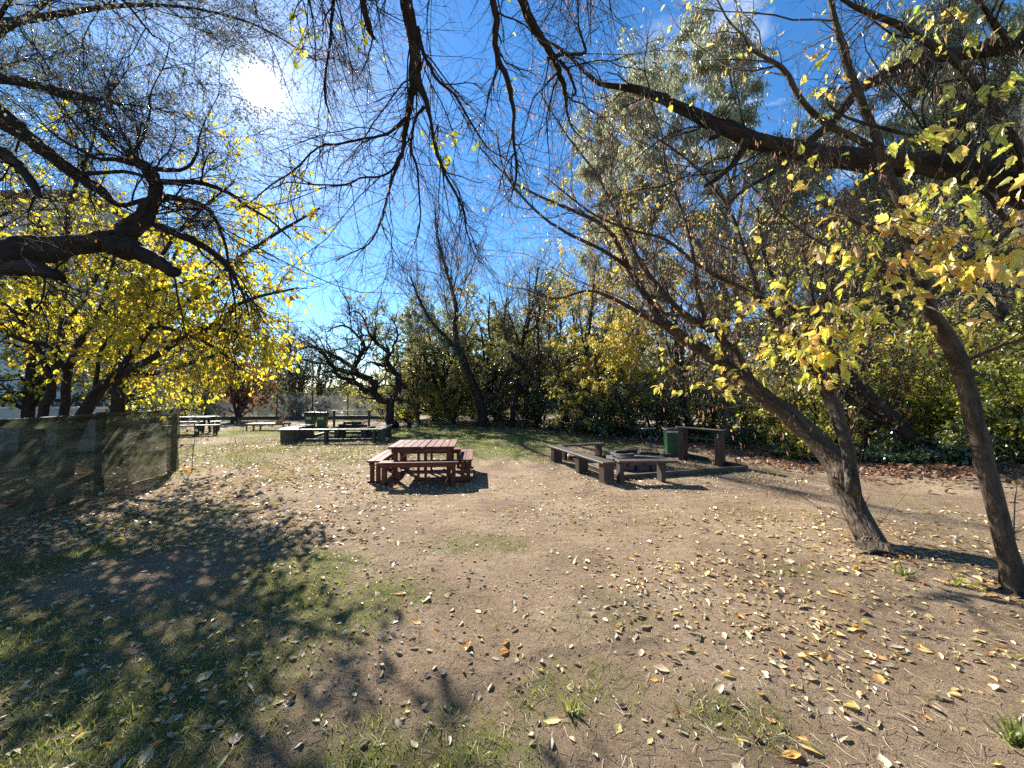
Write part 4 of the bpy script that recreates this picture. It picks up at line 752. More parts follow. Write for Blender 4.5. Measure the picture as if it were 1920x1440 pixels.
# shrubs at the wood edge
SH = [(40, 15.5, 2.4, 1.4, 'laurel', 'dark bush against the house wall at the left edge'), (120, 14.6, 2.2, 1.3, 'laurel', 'dark bush behind the garden wall, between the yellow tree stems'), (225, 15.5, 2.6, 1.5, 'laurel', 'dark bush behind the corner post of the cloth fence'), (300, 17.5, 2.6, 1.5, 'olivebush', 'shaded olive bush left of the grey picnic table'), (1010, 20.5, 2.6, 1.3, 'laurel', 'dark glossy laurel bush right of the thin black trunk'), (1060, 19.0, 3.0, 1.5, 'laurel', 'dark glossy laurel bush under the left side of the weeping yellow tree'), (1110, 17.6, 2.6, 1.4, 'laurel', 'dark glossy laurel bush directly under the weeping yellow tree'),
      (1165, 16.6, 2.7, 1.5, 'laurel', 'dark glossy laurel bush behind the right fire pit'), (1225, 15.6, 2.8, 1.4, 'laurel', 'dark glossy laurel bush left of the green bin'), (1290, 14.9, 2.9, 1.4, 'laurel', 'dark glossy laurel bush behind the green bin'), (1330, 14.8, 2.4, 1.2, 'bush', 'green bush squeezed between the green bin and the pale trunk'),
      (1452, 14.3, 2.2, 1.2, 'bush', 'green bush right of the straight pale trunk'), (1478, 12.6, 2.0, 1.1, 'limebush', 'bright lime green shrub right of the counter, behind the forked tree'), (1510, 10.6, 1.9, 1.1, 'limebush', 'lime yellow shrub directly behind the forked trunk'), (1550, 11.4, 2.1, 1.2, 'limebush', 'leafy green shrub right of the forked trunk'),
      (1600, 11.7, 2.3, 1.2, 'limebush', 'mixed green shrub at the foot of the black leaning trunk'), (1640, 10.9, 1.8, 1.1, 'bush', 'low dark shrub spreading before the black leaning trunk'), (1680, 12.3, 3.0, 1.6, 'limebush', 'tall green shrub behind the black leaning trunk'), (1730, 11.6, 2.9, 1.5, 'limebush', 'tall yellow green shrub left of the curved trunk'),
      (1800, 9.9, 1.7, 1.0, 'bush', 'low dark shrub beside the fallen leaves left of the curved trunk'), (1800, 10.2, 2.7, 1.4, 'limebush', 'yellow green shrub seen behind the curved trunk'), (1860, 9.2, 2.6, 1.4, 'limebush', 'bright yellow shrub right of the curved trunk'), (1890, 8.3, 1.6, 1.0, 'bush', 'low dark shrub in the shade right of the curved trunk'),
      (1940, 8.6, 2.9, 1.5, 'limebush', 'yellow leafed shrub cut by the right edge'), (1570, 13.0, 2.6, 1.5, 'bush', 'tall green thicket shrub above the fork of the leaning tree'), (1500, 14.0, 2.8, 1.6, 'olivebush', 'tall olive thicket shrub between pale trunk and forked tree'), (1400, 16.2, 3.0, 1.7, 'olivebush', 'tall olive thicket shrub behind the straight pale trunk'),
      (1260, 18.5, 4.0, 1.8, 'olivebush', 'tall olive thicket shrub above the green bin'), (1180, 20.0, 4.0, 1.9, 'olivebush', 'tall olive thicket shrub right of the weeping yellow tree'), (1640, 14.5, 2.7, 1.6, 'olivebush', 'olive thicket shrub below the double trunked tree'), (1760, 13.5, 2.8, 1.6, 'bush', 'tall green thicket behind the curved trunk'), (1870, 12.0, 2.8, 1.6, 'bush', 'tall green thicket near the right edge, behind yellow shrub'),
      (850, 23.3, 2.2, 1.3, 'olivebush', 'olive bush left of the ivy clad trunk at its foot'), (815, 24.2, 2.4, 1.4, 'limebush', 'yellowish bush right of the slim forked tree'), (930, 22.2, 2.0, 1.2, 'laurel', 'dark bush between the ivy trunk and the black trunk'), (760, 25.5, 1.6, 1.2, 'limebush', 'bright yellow bush peeping out right of the gnarled trunk'),
      (985, 22.0, 2.4, 1.3, 'olivebush', 'shaded olive bush behind the thin black trunk')]
KM = {'laurel': ('leaf_laurel', .115, LEAF_O), 'bush': ('leaf_bush', .10, LEAF_O), 'limebush': ('leaf_lime', .095, LEAF_O), 'olivebush': ('leaf_olive', .10, LEAF_S)}
for i, (px, Y, h_, w, kd, lb) in enumerate(SH):
    x, y = at(px, Y); mt, sz, TT = KM[kd]
    n = int(1350*(h_/2.2)*(w/1.2))
    lf = [(TT, n, sz, mt, dict(droop=.15, along=.45))]
    if kd == 'limebush': lf += [(TT, n//3, sz*.9, 'leaf_bush', dict(droop=.2)), (TT, n//4, sz*1.1, 'leaf_gold', dict(droop=.2))]; h_ *= [1.0, .7, 1.15, .85][i % 4]
    if kd == 'bush': h_ *= [.75, 1.05, .9][i % 3]; lf.append((TT, n//4, sz, 'leaf_lime', dict(droop=.3)))
    auto_tree('shrub', lb, x, y, h_, .03, 'bark_dark', 'twig_dark', lf, 'shrubs along the wood edge', 200+i, 8, n0=3, l0=.45, n1=8, l1=.28, n2=28, l2=.15, n3=80, l3=.09, up=-.01, droop3=-.06, tmin0=.02, spread=w/h_*.95, cat='bush', rt=.003, ang=1.05)
for i, (px, Y, h_, mt, lb) in enumerate([(1590, 12.2, 4.6, 'leaf_gold', 'spindly half bare yellow sapling tree rising left of the black leaning trunk'), (1715, 12.6, 5.0, 'leaf_lime', 'spindly lime yellow young tree rising behind the shrubs left of the curved trunk'), (1835, 10.8, 4.4, 'leaf_gold', 'thin yellow young tree right behind the curved trunk'), (1925, 10.4, 4.8, 'leaf_lime', 'thin young tree with lime leaves at the right edge'), (1450, 13.5, 4.4, 'leaf_weep', 'thin bronze young tree between the pale trunk and the forked tree'), (1660, 11.0, 3.8, 'leaf_rust', 'thin rust brown young tree among the right shrubs')]):
    auto_tree('young_tree', lb, *at(px, Y), h_, .03, 'bark_grey', 'twig_grey', [(LEAF_O, 750, .10, mt, dict(droop=.3))], 'young trees among the right shrubs', 380+i, 4, n0=6, l0=.35, n1=14, l1=.2, n2=50, l2=.12, n3=120, l3=.07, up=.08, tmin0=.25, spread=.25, rt=.0035)
# rusty bush & left side woods
auto_tree('rusty_bush', 'rust red leaved bush overhanging the far fence behind the sun lounger', *at(445, 26), 4.2, .07, 'bark_dark', 'twig_dark', [(LEAF_S, 9000, .13, 'leaf_rust', dict(droop=.5))], None, 301, 6, n0=4, n1=12, n2=60, n3=180, spread=.5, tmin0=.1, cat='bush')
for i, (px, Y, h_, mt, lb) in enumerate([(600, 39, 6.5, 'leaf_far', 'dark gnarled tree beyond the far fence behind the two bins'), (560, 33, 6.0, 'leaf_far', 'wide dark trunked tree beyond the far fence, left of the bins'), (390, 31, 5.0, 'leaf_olive', 'shaded olive tree beyond the far fence at its left end'), (500, 44, 6, 'leaf_olive', 'olive tree far beyond the fence above the lounger'), (340, 27, 5.5, 'leaf_weep', 'yellowing tree beyond the far fence above the grey picnic table')]):
    auto_tree('far_tree', lb, *at(px, Y), h_, .22, 'bark_dark', 'twig_dark', [(LEAF_S, 5500, .13, mt, dict())], 'trees beyond the far fence', 320+i, 2, n0=7, l0=.5, n1=30, n2=160, n3=500, up=.05, wander=.25, spread=.2, tmin0=.2, rt=.007)
for i, (px, Y, h_, mt, lb) in enumerate([(420, 30, 2.0, 'leaf_far', 'scrubby bush behind the far fence under the rusty bush'), (500, 31, 1.6, 'leaf_grey', 'grey green scrub behind the far fence left of the lounger back'), (555, 30.5, 2.0, 'leaf_grey', 'pale grey scrub behind the far fence right of the lounger'), (620, 31, 1.9, 'leaf_far', 'dark scrub behind the far fence behind the back counter'), (680, 30.5, 2.2, 'leaf_olive', 'olive scrub at the right part of the far fence'), (715, 30, 2.6, 'leaf_far', 'dark scrub where the far fence meets the gnarled trunk'), (380, 30, 2.2, 'leaf_far', 'dark scrub behind the far fence over the grey picnic table')]):
    auto_tree('scrub_bush', lb, *at(px, Y), h_, .03, 'bark_dark', 'twig_dark', [(LEAF_S, 2600, .12, mt, dict())], 'scrub behind the far fence', 340+i, 7, n0=3, l0=.45, n1=8, l1=.28, n2=24, l2=.15, n3=60, l3=.09, tmin0=.06, spread=.8, cat='bush', rt=.004)

def far_wood():
    rng = np.random.default_rng(9); a = Acc()
    n = 110000
    th = rng.uniform(-1.15, 1.2, n); d = rng.uniform(38, 75, n)
    x = d*np.tan(np.clip(th, -1.1, 1.1)); y = d
    an = x/y; low = (an > -.58) & (an < -.24); k = (np.abs(x) < 95) & ~(low & (rng.uniform(0, 1, n) < .6)); x = x[k]; y = y[k]; low = low[k]
    top = 5.6+2.2*np.sin(x*.21)+1.4*np.sin(x*.53+1)+1.0*np.sin(x*1.3+y*.1)+np.where(x > -8, 2.5, 0); top = np.where(low, 2.6, top)
    z = rng.uniform(0, 1, len(x))**.8*top
    m = len(x); ax = rng.normal(0, 1, (m, 3)); nr = rng.normal(0, 1, (m, 3))
    place(a, LEAF_S, np.stack([x, y, z], 1), ax, nr, rng.uniform(.25, .6, m), rng)
    # thin stems through it
    ns = 220; sx = rng.uniform(-70, 80, ns); sy = rng.uniform(40, 70, ns)
    Pt = np.zeros((ns, 4, 3)); 
    for i in range(4): Pt[:, i] = np.stack([sx+rng.normal(0, .3, ns)*i, sy, np.full(ns, i*2.2)], 1)
    tubes(a, Pt, np.tile(np.linspace(.16, .05, 4), (ns, 1)), 4, cap=False)
    o = a.build('far_wood', M['leaf_far']); tag(o, 'distant hazy wood closing the horizon all round', 'wood', None, 'stuff')
far_wood()

# ------------------------------------------------------------------ furniture
def boxes(name, lst, mat, parent, bev=.006):
    """lst: (cx,cy,cz, sx,sy,sz[, rx, ry, rz]) in the parent's frame; one mesh"""
    bm = bmesh.new()
    for b in lst:
        c = b[:3]; s = b[3:6]; r = b[6:9] if len(b) > 6 else (0, 0, 0)
        mt = Matrix.Translation(c) @ Matrix.Rotation(r[2], 4, 'Z') @ Matrix.Rotation(r[1], 4, 'Y') @ Matrix.Rotation(r[0], 4, 'X') @ Matrix.Diagonal((*s, 1))
        t = bmesh.new(); bmesh.ops.create_cube(t, size=1, matrix=mt)
        if bev: bmesh.ops.bevel(t, geom=t.edges[:], offset=min(bev, min(s)*.3), segments=1, affect='EDGES')
        me = bpy.data.meshes.new('tmp'); t.to_mesh(me); t.free(); bm.from_mesh(me); bpy.data.meshes.remove(me)
    me = bpy.data.meshes.new(name); bm.to_mesh(me); bm.free(); me.materials.append(mat)
    o = bpy.data.objects.new(name, me); COL.objects.link(o)
    if parent: o.parent = parent
    return o
def rods(name, lst, mat, parent, sides=8):
    """lst: list of (points, radius)"""
    a = Acc()
    for pts, r in lst:
        p = np.array(pts, float)[None]; tubes(a, p, np.full(p.shape[:2], r), sides)
    o = a.build(name, mat, None, True, origin=(0, 0, 0)); o.parent = parent
    return o
def gz(x, y): return float(hgt(x, y))

def picnic_table():
    t = empty('picnic_table', (-1.93, 8.62, gz(-1.93, 8.62)), 'red brown square wooden picnic table with benches attached on all four sides', 'table', None, R(5))
    W, D, H = 1.36, 1.28, .725
    n = 9; pw = W/n
    boxes('tabletop', [(-W/2+pw*(i+.5)+(.008 if i > 4 else -.004), 0, H-.018, pw-.008, D, .036) for i in range(n)], M['red_wood_y'], t)
    boxes('apron', [(0, -D/2+.07, H-.085, W-.12, .04, .09), (0, D/2-.07, H-.085, W-.12, .04, .09), (-.02, 0, H-.08, .04, D-.2, .08)], M['red_wood_x'], t)
    for sx in (-1, 1):
        for sy in (-1, 1):
            boxes('leg', [(sx*(W/2-.13), sy*(D/2-.13), (H-.04)/2, .09, .09, H-.04)], M['brown_wood_z'] if 0 else M['red_wood_x'], t)
    for sy in (-1, 1):
        for sx in (-1, 1):
            boxes('centre_post', [(sx*.075, sy*(D/2-.13), (H-.04)/2, .05, .07, H-.04)], M['red_wood_x'], t)
    for s in (-1, 1):
        rods('metal_brace', [([(s*.55, .4, .40), (s*.12, .4, .66)], .006), ([(s*.55, -.3, .40), (s*.12, -.3, .66)], .006)], M['steel'], t, 6)
    bh = .47; off = W/2+.23
    for k in range(4):
        a = k*PI/2
        L_ = 1.56
        ca, sa = math.cos(a), math.sin(a)
        def rot(x, y): return (ca*x-sa*y, sa*x+ca*y)
        o2 = off if k % 2 else off-.02
        def bx(x, y, z, sx, sy, sz): 
            X, Y = rot(x, y); return (X, Y, z, *((sx, sy) if k % 2 == 0 else (sy, sx)), sz)
        seat = boxes('bench_seat', [bx(0, -o2-.073, bh-.018, L_, .14, .036), bx(0, -o2+.073, bh-.018, L_, .14, .036)], M['red_wood_x'] if k % 2 == 0 else M['red_wood_y'], t)
        boxes('bench_rail', [bx(0, -o2-.10, bh-.07, L_-.1, .035, .066), bx(0, -o2+.10, bh-.07, L_-.1, .035, .066)], M['red_wood_x'] if k % 2 == 0 else M['red_wood_y'], t)
        for s in (-1, 1):
            boxes('bench_leg', [bx(s*(L_/2-.1), -o2+.06, bh/2-.03, .07, .08, bh-.07), bx(s*(L_/2-.1), -o2-.06, bh/2-.03, .07, .08, bh-.07), bx(s*(L_/2-.1), -o2, .03, .07, .3, .05)], M['red_wood_x'], t)
    for sx in (-1, 1):
        boxes('floor_bearer', [(sx*(W/2-.13), 0, .035, .07, 2.0, .06)], M['red_wood_y'], t)
    boxes('metal_bracket', [(.02, -D/2-.003, H-.02, .035, .004, .02)], M['steel'], t, 0)
picnic_table()

def plank_bench(label, A, B, h, panels, mats=('brown_wood', 'brown_wood_z'), width=.30, th=.045, panw=.045, group=None, pd=None):
    """a thick plank from A to B on upright plank panels at fractions"""
    A = np.array(A); B = np.array(B); d = B-A; L_ = np.linalg.norm(d); a = math.atan2(d[1], d[0]); c = (A+B)/2
    t = empty('plank_bench', (c[0], c[1], gz(*c)), label, 'bench', group, a)
    boxes('seat', [(0, 0, h-th/2, L_, width, th)], M[mats[0]], t)
    for f in panels:
        boxes('panel_leg', [((f-.5)*L_, 0, (h-th)/2-.03, pd or .09, width-.06, h-th+.06)], M[mats[1]], t)
    return t
gR = 'plank benches round the right fire pit'
plank_bench('long brown plank bench running away from the viewer, left side of right pit', (1.98, 7.86), (1.12, 10.55), .43, (.04, .42, .92), group=gR, pd=.20)
plank_bench('front brown plank bench of the right fire pit with a pale end leg', (2.17, 8.02), (3.40, 8.06), .44, (.06, .76), group=gR)
plank_bench('short brown plank bench behind the long one, farthest at the right fire pit', (1.32, 10.72), (2.62, 11.15), .43, (.1, .9), group=gR)
gL = 'dark plank benches round the left fire pit'
plank_bench('long dark plank bench across the front of the left fire pit', (-8.62, 14.3), (-4.85, 14.5), .53, (.45, .92), ('dark_wood', 'dark_wood_z'), .3, .05, group=gL)
plank_bench('dark plank bench on the left side of the left fire pit', (-8.45, 14.48), (-8.75, 16.6), .53, (.03, .5, .95), ('dark_wood', 'dark_wood_z'), .55, .05, group=gL, pd=.1)
plank_bench('dark plank bench on the right side of the left fire pit', (-4.98, 14.68), (-5.25, 16.4), .53, (.03, .95), ('dark_wood', 'dark_wood_z'), .34, .05, group=gL, pd=.1)

def kerb(label, pts, mat, h=.11, w=.09):
    t = empty('timber_edging', (pts[0][0], pts[0][1], 0), label, 'edging')
    for p, q in zip(pts[:-1], pts[1:]):
        dx, dy = q[0]-p[0], q[1]-p[1]; L_ = math.hypot(dx, dy)
        boxes('edging_board', [((p[0]+q[0])/2-pts[0][0], (p[1]+q[1])/2-pts[0][1], h/2-.02, L_-w*1.02, w, h+.04, 0, 0, math.atan2(dy, dx))], M[mat], t)
kerb('low brown timber edging framing the leaf strewn right fire pit', [(2.30, 8.16), (5.62, 9.2), (5.0, 11.2), (1.55, 10.6), (2.30, 8.16)], 'brown_wood')
kerb('low dark timber edging framing the left fire pit', [(-8.2, 14.75), (-5.3, 14.9), (-5.5, 17.8), (-8.5, 17.6), (-8.2, 14.75)], 'dark_wood')

def counter(label, A, B, h, mats, pw, num=None, pd=.19):
    A = np.array(A); B = np.array(B); d = B-A; L_ = np.linalg.norm(d); a = math.atan2(d[1], d[0]); c = (A+B)/2
    t = empty('serving_counter', (c[0], c[1], gz(*c)), label, 'counter', None, a)
    boxes('top_plank', [(0, 0, h-.016, L_+.25, .22, .032)], M[mats[0]], t)
    boxes('lower_shelf', [(0, 0, h-.27, L_-pw-.002, .14, .03)], M[mats[0]], t)
    for s in (-1, 1):
        boxes('post', [(s*L_/2, 0, (h-.04)/2-.03, pw, pd, h-.04+.06)], M[mats[1]], t)
    if num:
        cu = bpy.data.curves.new('number', 'FONT'); cu.body = num; cu.size = .13; cu.align_x = 'CENTER'; cu.extrude = .001
        o = bpy.data.objects.new('number', cu); COL.objects.link(o); o.parent = t; o.location = (L_/2+.0, -.0985, h-.20); o.rotation_euler = (R(90), 0, 0)
        cu.materials.append(M['white_paint'])
        bpy.context.view_layer.update()
        me = bpy.data.meshes.new_from_object(o); me.materials.clear(); me.materials.append(M['white_paint'])
        o2 = bpy.data.objects.new('number', me); COL.objects.link(o2); o2.parent = t; o2.location = o.location; o2.rotation_euler = o.rotation_euler
        bpy.data.objects.remove(o)
counter('dark brown wooden counter with white number 3 on its post, beside green bin', (4.72, 10.65), (5.25, 9.75), .92, ('brown_wood', 'plum_wood'), .17, '3')
counter('slender dark wooden counter behind the left fire pit', (-9.05, 19.6), (-7.2, 19.4), 1.02, ('dark_wood', 'dark_wood_z'), .08, None, .10)

def bin_(label, x, y, h, w, body, lid=None, lab=False, rz=0, group=None):
    t = empty('rubbish_bin', (x, y, gz(x, y)), label, 'bin', group, rz)
    bm = bmesh.new()
    prof = [(.0, .40), (.03, .415), (.55, .46), (.93, .49), (.95, .525), (1.0, .525)]
    rings = []
    for z, s in prof:
        q = []
        for cx, cy in ((1, 1), (-1, 1), (-1, -1), (1, -1)):
            for k in range(4):
                an = math.atan2(cy, cx)+(k-1.5)*R(24)
                q.append(bm.verts.new((w*(s*cx*.82+.18*s*math.cos(an)*1.1), w*(s*cy*.82+.18*s*math.sin(an)*1.1), h*.9*z)))
        q.sort(key=lambda v: math.atan2(v.co.y, v.co.x)); rings.append(q)
    for a, b in zip(rings[:-1], rings[1:]):
        for i in range(16): bm.faces.new((a[i], a[(i+1) % 16], b[(i+1) % 16], b[i]))
    bm.faces.new(rings[0][::-1])
    me = bpy.data.meshes.new('body'); bm.to_mesh(me); bm.free(); me.materials.append(M[body]); o = bpy.data.objects.new('body', me); COL.objects.link(o); o.parent = t
    a = Acc(); rng = np.random.default_rng(int(abs(x*100)))
    # bag folded over the rim
    n = 40; an = np.linspace(0, 2*PI, n, endpoint=False); sq = np.maximum(np.abs(np.cos(an)), np.abs(np.sin(an)))
    rg = []
    for zz, s in ((.80, .56), (.90, .575), (1.0, .55), (1.0, .40), (.93, .30)):
        r = w*s/sq**.75*(1+rng.normal(0, .025, n)); rg.append(np.stack([r*np.cos(an), r*np.sin(an), h*(zz*.96+rng.normal(0, .012, n))], 1))
    v = np.concatenate(rg); idx = np.arange(5*n).reshape(5, n)
    q = np.stack([idx[:-1], np.roll(idx, -1, 1)[:-1], np.roll(idx, -1, 1)[1:], idx[1:]], -1).reshape(-1, 4)
    a.add(v, np.concatenate([q.ravel(), idx[-1]]), [4]*len(q)+[n])
    if not lid:
        o = a.build('bin_bag', M['black_plastic'], None, True, origin=(0, 0, 0)); o.parent = t
    else:
        boxes('lid', [(0, 0, h*.955, w*1.16, w*1.16, h*.07, R(4), 0, 0), (0, -w*.3, h*.985, w*.8, w*.3, .02, R(4), 0, 0)], M[lid], t, .02)
        boxes('bag_edge', [(-.02, -w*.575, h*.90, w*1.0, .02, h*.07, R(-8), 0, 0)], M['pale_plastic'], t, .008)
    if lab: boxes('label_panel', [(0, -w*.485, h*.66, w*.66, .006, h*.17, R(-3.5), 0, 0)], M['label_yellow'], t, 0)
    for s in (-1, 1): rods('wheel', [([(s*w*.36, w*.50, h*.09), (s*w*.46, w*.50, h*.09)], h*.085)], M['black_plastic'], t, 16)
    rods('handle', [([(-w*.4, w*.56, h*.86), (-w*.4, w*.64, h*.88), (w*.4, w*.64, h*.88), (w*.4, w*.56, h*.86)], .014)], M['black_plastic'], t, 6)
bin_('bright green wheeled bin with black lid and white bag edge, standing left of counter 3', 4.72, 11.35, .82, .43, 'green_plastic', 'black_plastic', rz=R(-8))
bin_('dark green bin with black bag and yellow panel, left of the pair', -10.40, 19.9, .95, .42, 'olive_plastic', None, True, R(-4), 'pair of bins by the back counter')
bin_('dark green bin with black bag and yellow panel, nearer the back counter', -9.72, 19.75, .93, .46, 'olive_plastic', None, True, R(5), 'pair of bins by the back counter')

def fire_pit(label, x, y, s, seed):
    rng = random.Random(seed)
    t = empty('fire_pit', (x, y, gz(x, y)), label, 'fire pit')
    bl = []; n = 12
    for c in range(2):
        for i in range(n):
            a = (i+.5*c)*2*PI/n
            bl.append((s*.62*math.cos(a), s*.5*math.sin(a), .07+.13*c, s*.30, .16, .125, rng.uniform(-.05, .05), rng.uniform(-.05, .05), a+PI/2+rng.uniform(-.1, .1)))
    boxes('stone_ring', bl, M['stone'], t, .018)
    boxes('slab', [(-.12*s, .28*s, .30, s*.75, s*.45, .05, .03, -.05, .1), (.3*s, -.1*s, .285, s*.7, s*.5, .045, -.03, .04, -.2)], M['concrete'], t, .012)
    rods('grill_grate', [([(-s*.55, -s*.38+i*.06, .30), (s*.2, -s*.40+i*.06, .31)], .008) for i in range(6)]+[([(-s*.5, -s*.4, .29), (-s*.5, -s*.05, .29)], .01), ([(s*.15, -s*.42, .30), (s*.15, -s*.05, .30)], .01)], M['iron'], t, 6)
    boxes('ash_bed', [(0, 0, .03, s*.9, s*.7, .06)], M['char'], t, .02)
    return t
fire_pit('low stone ringed fire pit with dark slabs in the right seating area', 3.05, 9.55, 1.0, 3)
def fire_table(label, x, y):
    t = empty('fire_table', (x, y, gz(x, y)), label, 'fire pit')
    boxes('slab', [(0, 0, .40, 1.6, .9, .08, 0, 0, 0)], M['char'], t, .015)
    for sx in (-1, 1):
        for sy in (-1, 1): boxes('leg', [(sx*.55, sy*.28, .18, .2, .16, .36)], M['stone'], t, .015)
fire_table('dark slab fire table on stubby legs inside the left fire pit', -6.75, 16.4)
def log(label, p, rz, L_, r, group, rx=0):
    rng = np.random.default_rng(int(abs(p[0]*1000+rz*77)))
    t = empty('charred_log', p, label, 'log', group, 0)
    d = np.array([math.cos(rz)*L_/2, math.sin(rz)*L_/2, rx*L_/2])
    pts = np.array([-d, -d*.4+rng.normal(0, .012, 3), d*.3+rng.normal(0, .012, 3), d])
    a = Acc(); tubes(a, crspline(pts, 10)[None]+np.array(p), np.full((1, 10), r)*rng.uniform(.85, 1.1, (1, 10)), 10, .08, rng)
    a.build('log_body', M['char'], t, True, bark=True)
gz1 = gz(-6.75, 16.4)
for i, (dx, dy, dz, a, L_, r, lb) in enumerate([(-.25, 0, .50, .3, .7, .06, 'long charred log at the left of the left fire table'), (.15, .1, .50, -.4, .6, .055, 'short charred log in the middle of the left fire table'), (.38, -.1, .49, .9, .5, .05, 'charred log end at the right of the left fire table'), (-.05, .03, .60, .05, .75, .055, 'charred log lying on top of the pile, left fire table')]):
    log(lb, (-6.75+dx, 16.4+dy, gz1+dz), a, L_, r, 'charred logs on the left fire table')
gz2 = gz(3.05, 9.55)
for i, (dx, dy, dz, a, L_, r, lb) in enumerate([(-.2, .1, .38, .2, .55, .045, 'charred log on the slab of the right fire pit'), (.35, .0, .35, -.5, .45, .04, 'shorter charred log at the right end of the right fire pit')]):
    log(lb, (3.05+dx, 9.55+dy, gz2+dz), a, L_, r, 'charred logs on the right fire pit')

def grill_stand():
    x, y = 3.6, 10.05
    t = empty('grill_stand', (x, y, gz(x, y)), 'thin bent metal grill stand behind the right fire pit', 'grill stand')
    def q(zx, zy, d=0): 
        p = P(960+zx/4, 740+zy/4, y+d); return tuple(p-np.array([x, y, gz(x, y)]))
    rods('frame_rod', [([q(1090, 480), q(1088, 380)], .012), ([q(1000, 382), q(1140, 370, .1)], .010), ([q(1055, 335), q(1025, 235)], .010), ([q(1110, 310, .05), q(1065, 358)], .010), ([q(1055, 335), q(1088, 380)], .010), ([q(955, 245, .2), q(966, 305, .1)], .010), ([q(966, 305, .1), q(1000, 382)], .008), ([q(1040, 482, .1), q(1045, 375)], .009)], M['iron'], t, 6)
    rods('cross_bar', [([q(968, 256, .1), q(1080, 250)], .012)], M['steel'], t, 6)
    rods('chain', [([q(1110, 310, .05), q(1135, 372, .1)], .006)], M['iron'], t, 5)
    rods('stand_leg', [([q(1090, 480), (.05, .1, .0)], .012), ([q(1040, 482, .1), (-.18, .2, .0)], .012)], M['iron'], t, 6)
grill_stand()

def lounger():
    A = G(470, 807); B = G(541, 806)
    c = (A+B)/2
    t = empty('sun_lounger', (c[0], c[1], gz(c[0], c[1])), 'weathered tan wooden sun lounger with raised back, on the lawn left of the bins', 'sun lounger', None, R(4))
    n = 16
    boxes('seat_slats', [(-.98+i*.085, 0, .33, .07, .62, .02) for i in range(n)], M['grey_wood'], t, .004)
    boxes('side_rail', [(-.08, s*.325, .30, 1.95, .035, .09) for s in (-1, 1)], M['tan_wood'], t)
    an = R(52)
    boxes('backrest', [(.40+math.cos(an)*(.05+i*.085), 0, .34+math.sin(an)*(.05+i*.085), .072, .6, .02, 0, -an, 0) for i in range(8)], M['tan_wood'], t, .004)
    boxes('back_rail', [(.40+math.cos(an)*.35+.015, s*.28, .33+math.sin(an)*.35-.02, .72, .03, .035, 0, -an, 0) for s in (-1, 1)], M['tan_wood'], t)
    for s in (-1, 1):
        boxes('prop_strut', [(.80, s*.22, .52, .03, .03, .44, 0, R(-18), 0)], M['tan_wood'], t, .004)
        for xx in (-.95, -.62, .80):
            boxes('leg', [(xx, s*.30, .14, .07, .05, .29)], M['tan_wood'], t)
lounger()

def grey_picnic():
    x, y = -15.35, 18.0
    t = empty('picnic_table', (x, y, gz(x, y)), 'weathered grey picnic table half hidden by the end of the cloth fence', 'table', None, R(12))
    boxes('tabletop', [(0, -.36+.145*i, .74, 2.4, .135, .04) for i in range(6)], M['grey_wood'], t)
    for s in (-1, 1):
        boxes('leg_frame', [(s*.95, -.22, .36, .09, .07, .74, R(-14), 0, 0), (s*.95, .22, .36, .09, .07, .74, R(14), 0, 0), (s*.95, 0, .68, .07, .9, .08), (s*.87, 0, .40, .05, 1.2, .08)], M['dark_wood_z'], t)
    t2 = empty('picnic_bench', (-14.05, 16.9, 0), 'grey picnic bench with pale sunlit seat, in front of the grey table', 'bench', 'benches beside the grey picnic table', R(16))
    t3 = empty('picnic_bench', (-15.7, 19.2, 0), 'grey picnic bench on the far side of the grey table', 'bench', 'benches beside the grey picnic table', R(14))
    for tt in (t2, t3):
        boxes('seat', [(0, -.08, .45, 2.1, .15, .045), (0, .08, .45, 2.1, .15, .045)], M['grey_wood'], tt)
        for xx in (-.95, .9, .2):
            boxes('leg', [(xx, -.1, .21, .09, .07, .43), (xx, .1, .21, .09, .07, .43), (xx, 0, .30, .06, .13, .06)], M['dark_wood_z'], tt)
grey_picnic()
def far_bench():
    x, y = at(418, 24)
    t = empty('far_bench', (x, y, 0), 'distant low dark plank bench before the far fence, behind grey table', 'bench', None, R(2))
    boxes('seat', [(0, 0, .42, 1.5, .3, .05)], M['dark_wood'], t)
    for s in (-1, 1): boxes('leg', [(s*.6, 0, .195, .09, .26, .39)], M['dark_wood_z'], t)
far_bench()
def stump():
    p = G(767, 802); rng = np.random.default_rng(3)
    t = empty('tree_stump', p, 'small dark stump on the grass right of the gnarled trunk', 'stump')
    a = Acc(); X = limb3([(p[0], p[1], -.03, .17), (p[0], p[1], .08, .13), (p[0]+.01, p[1], .2, .12), (p[0]+.02, p[1], .30, .115)], 10); tubes(a, *X, 14, .1, rng)
    a.build('stump_wood', M['bark_dark'], t, True, bark=True)
stump()

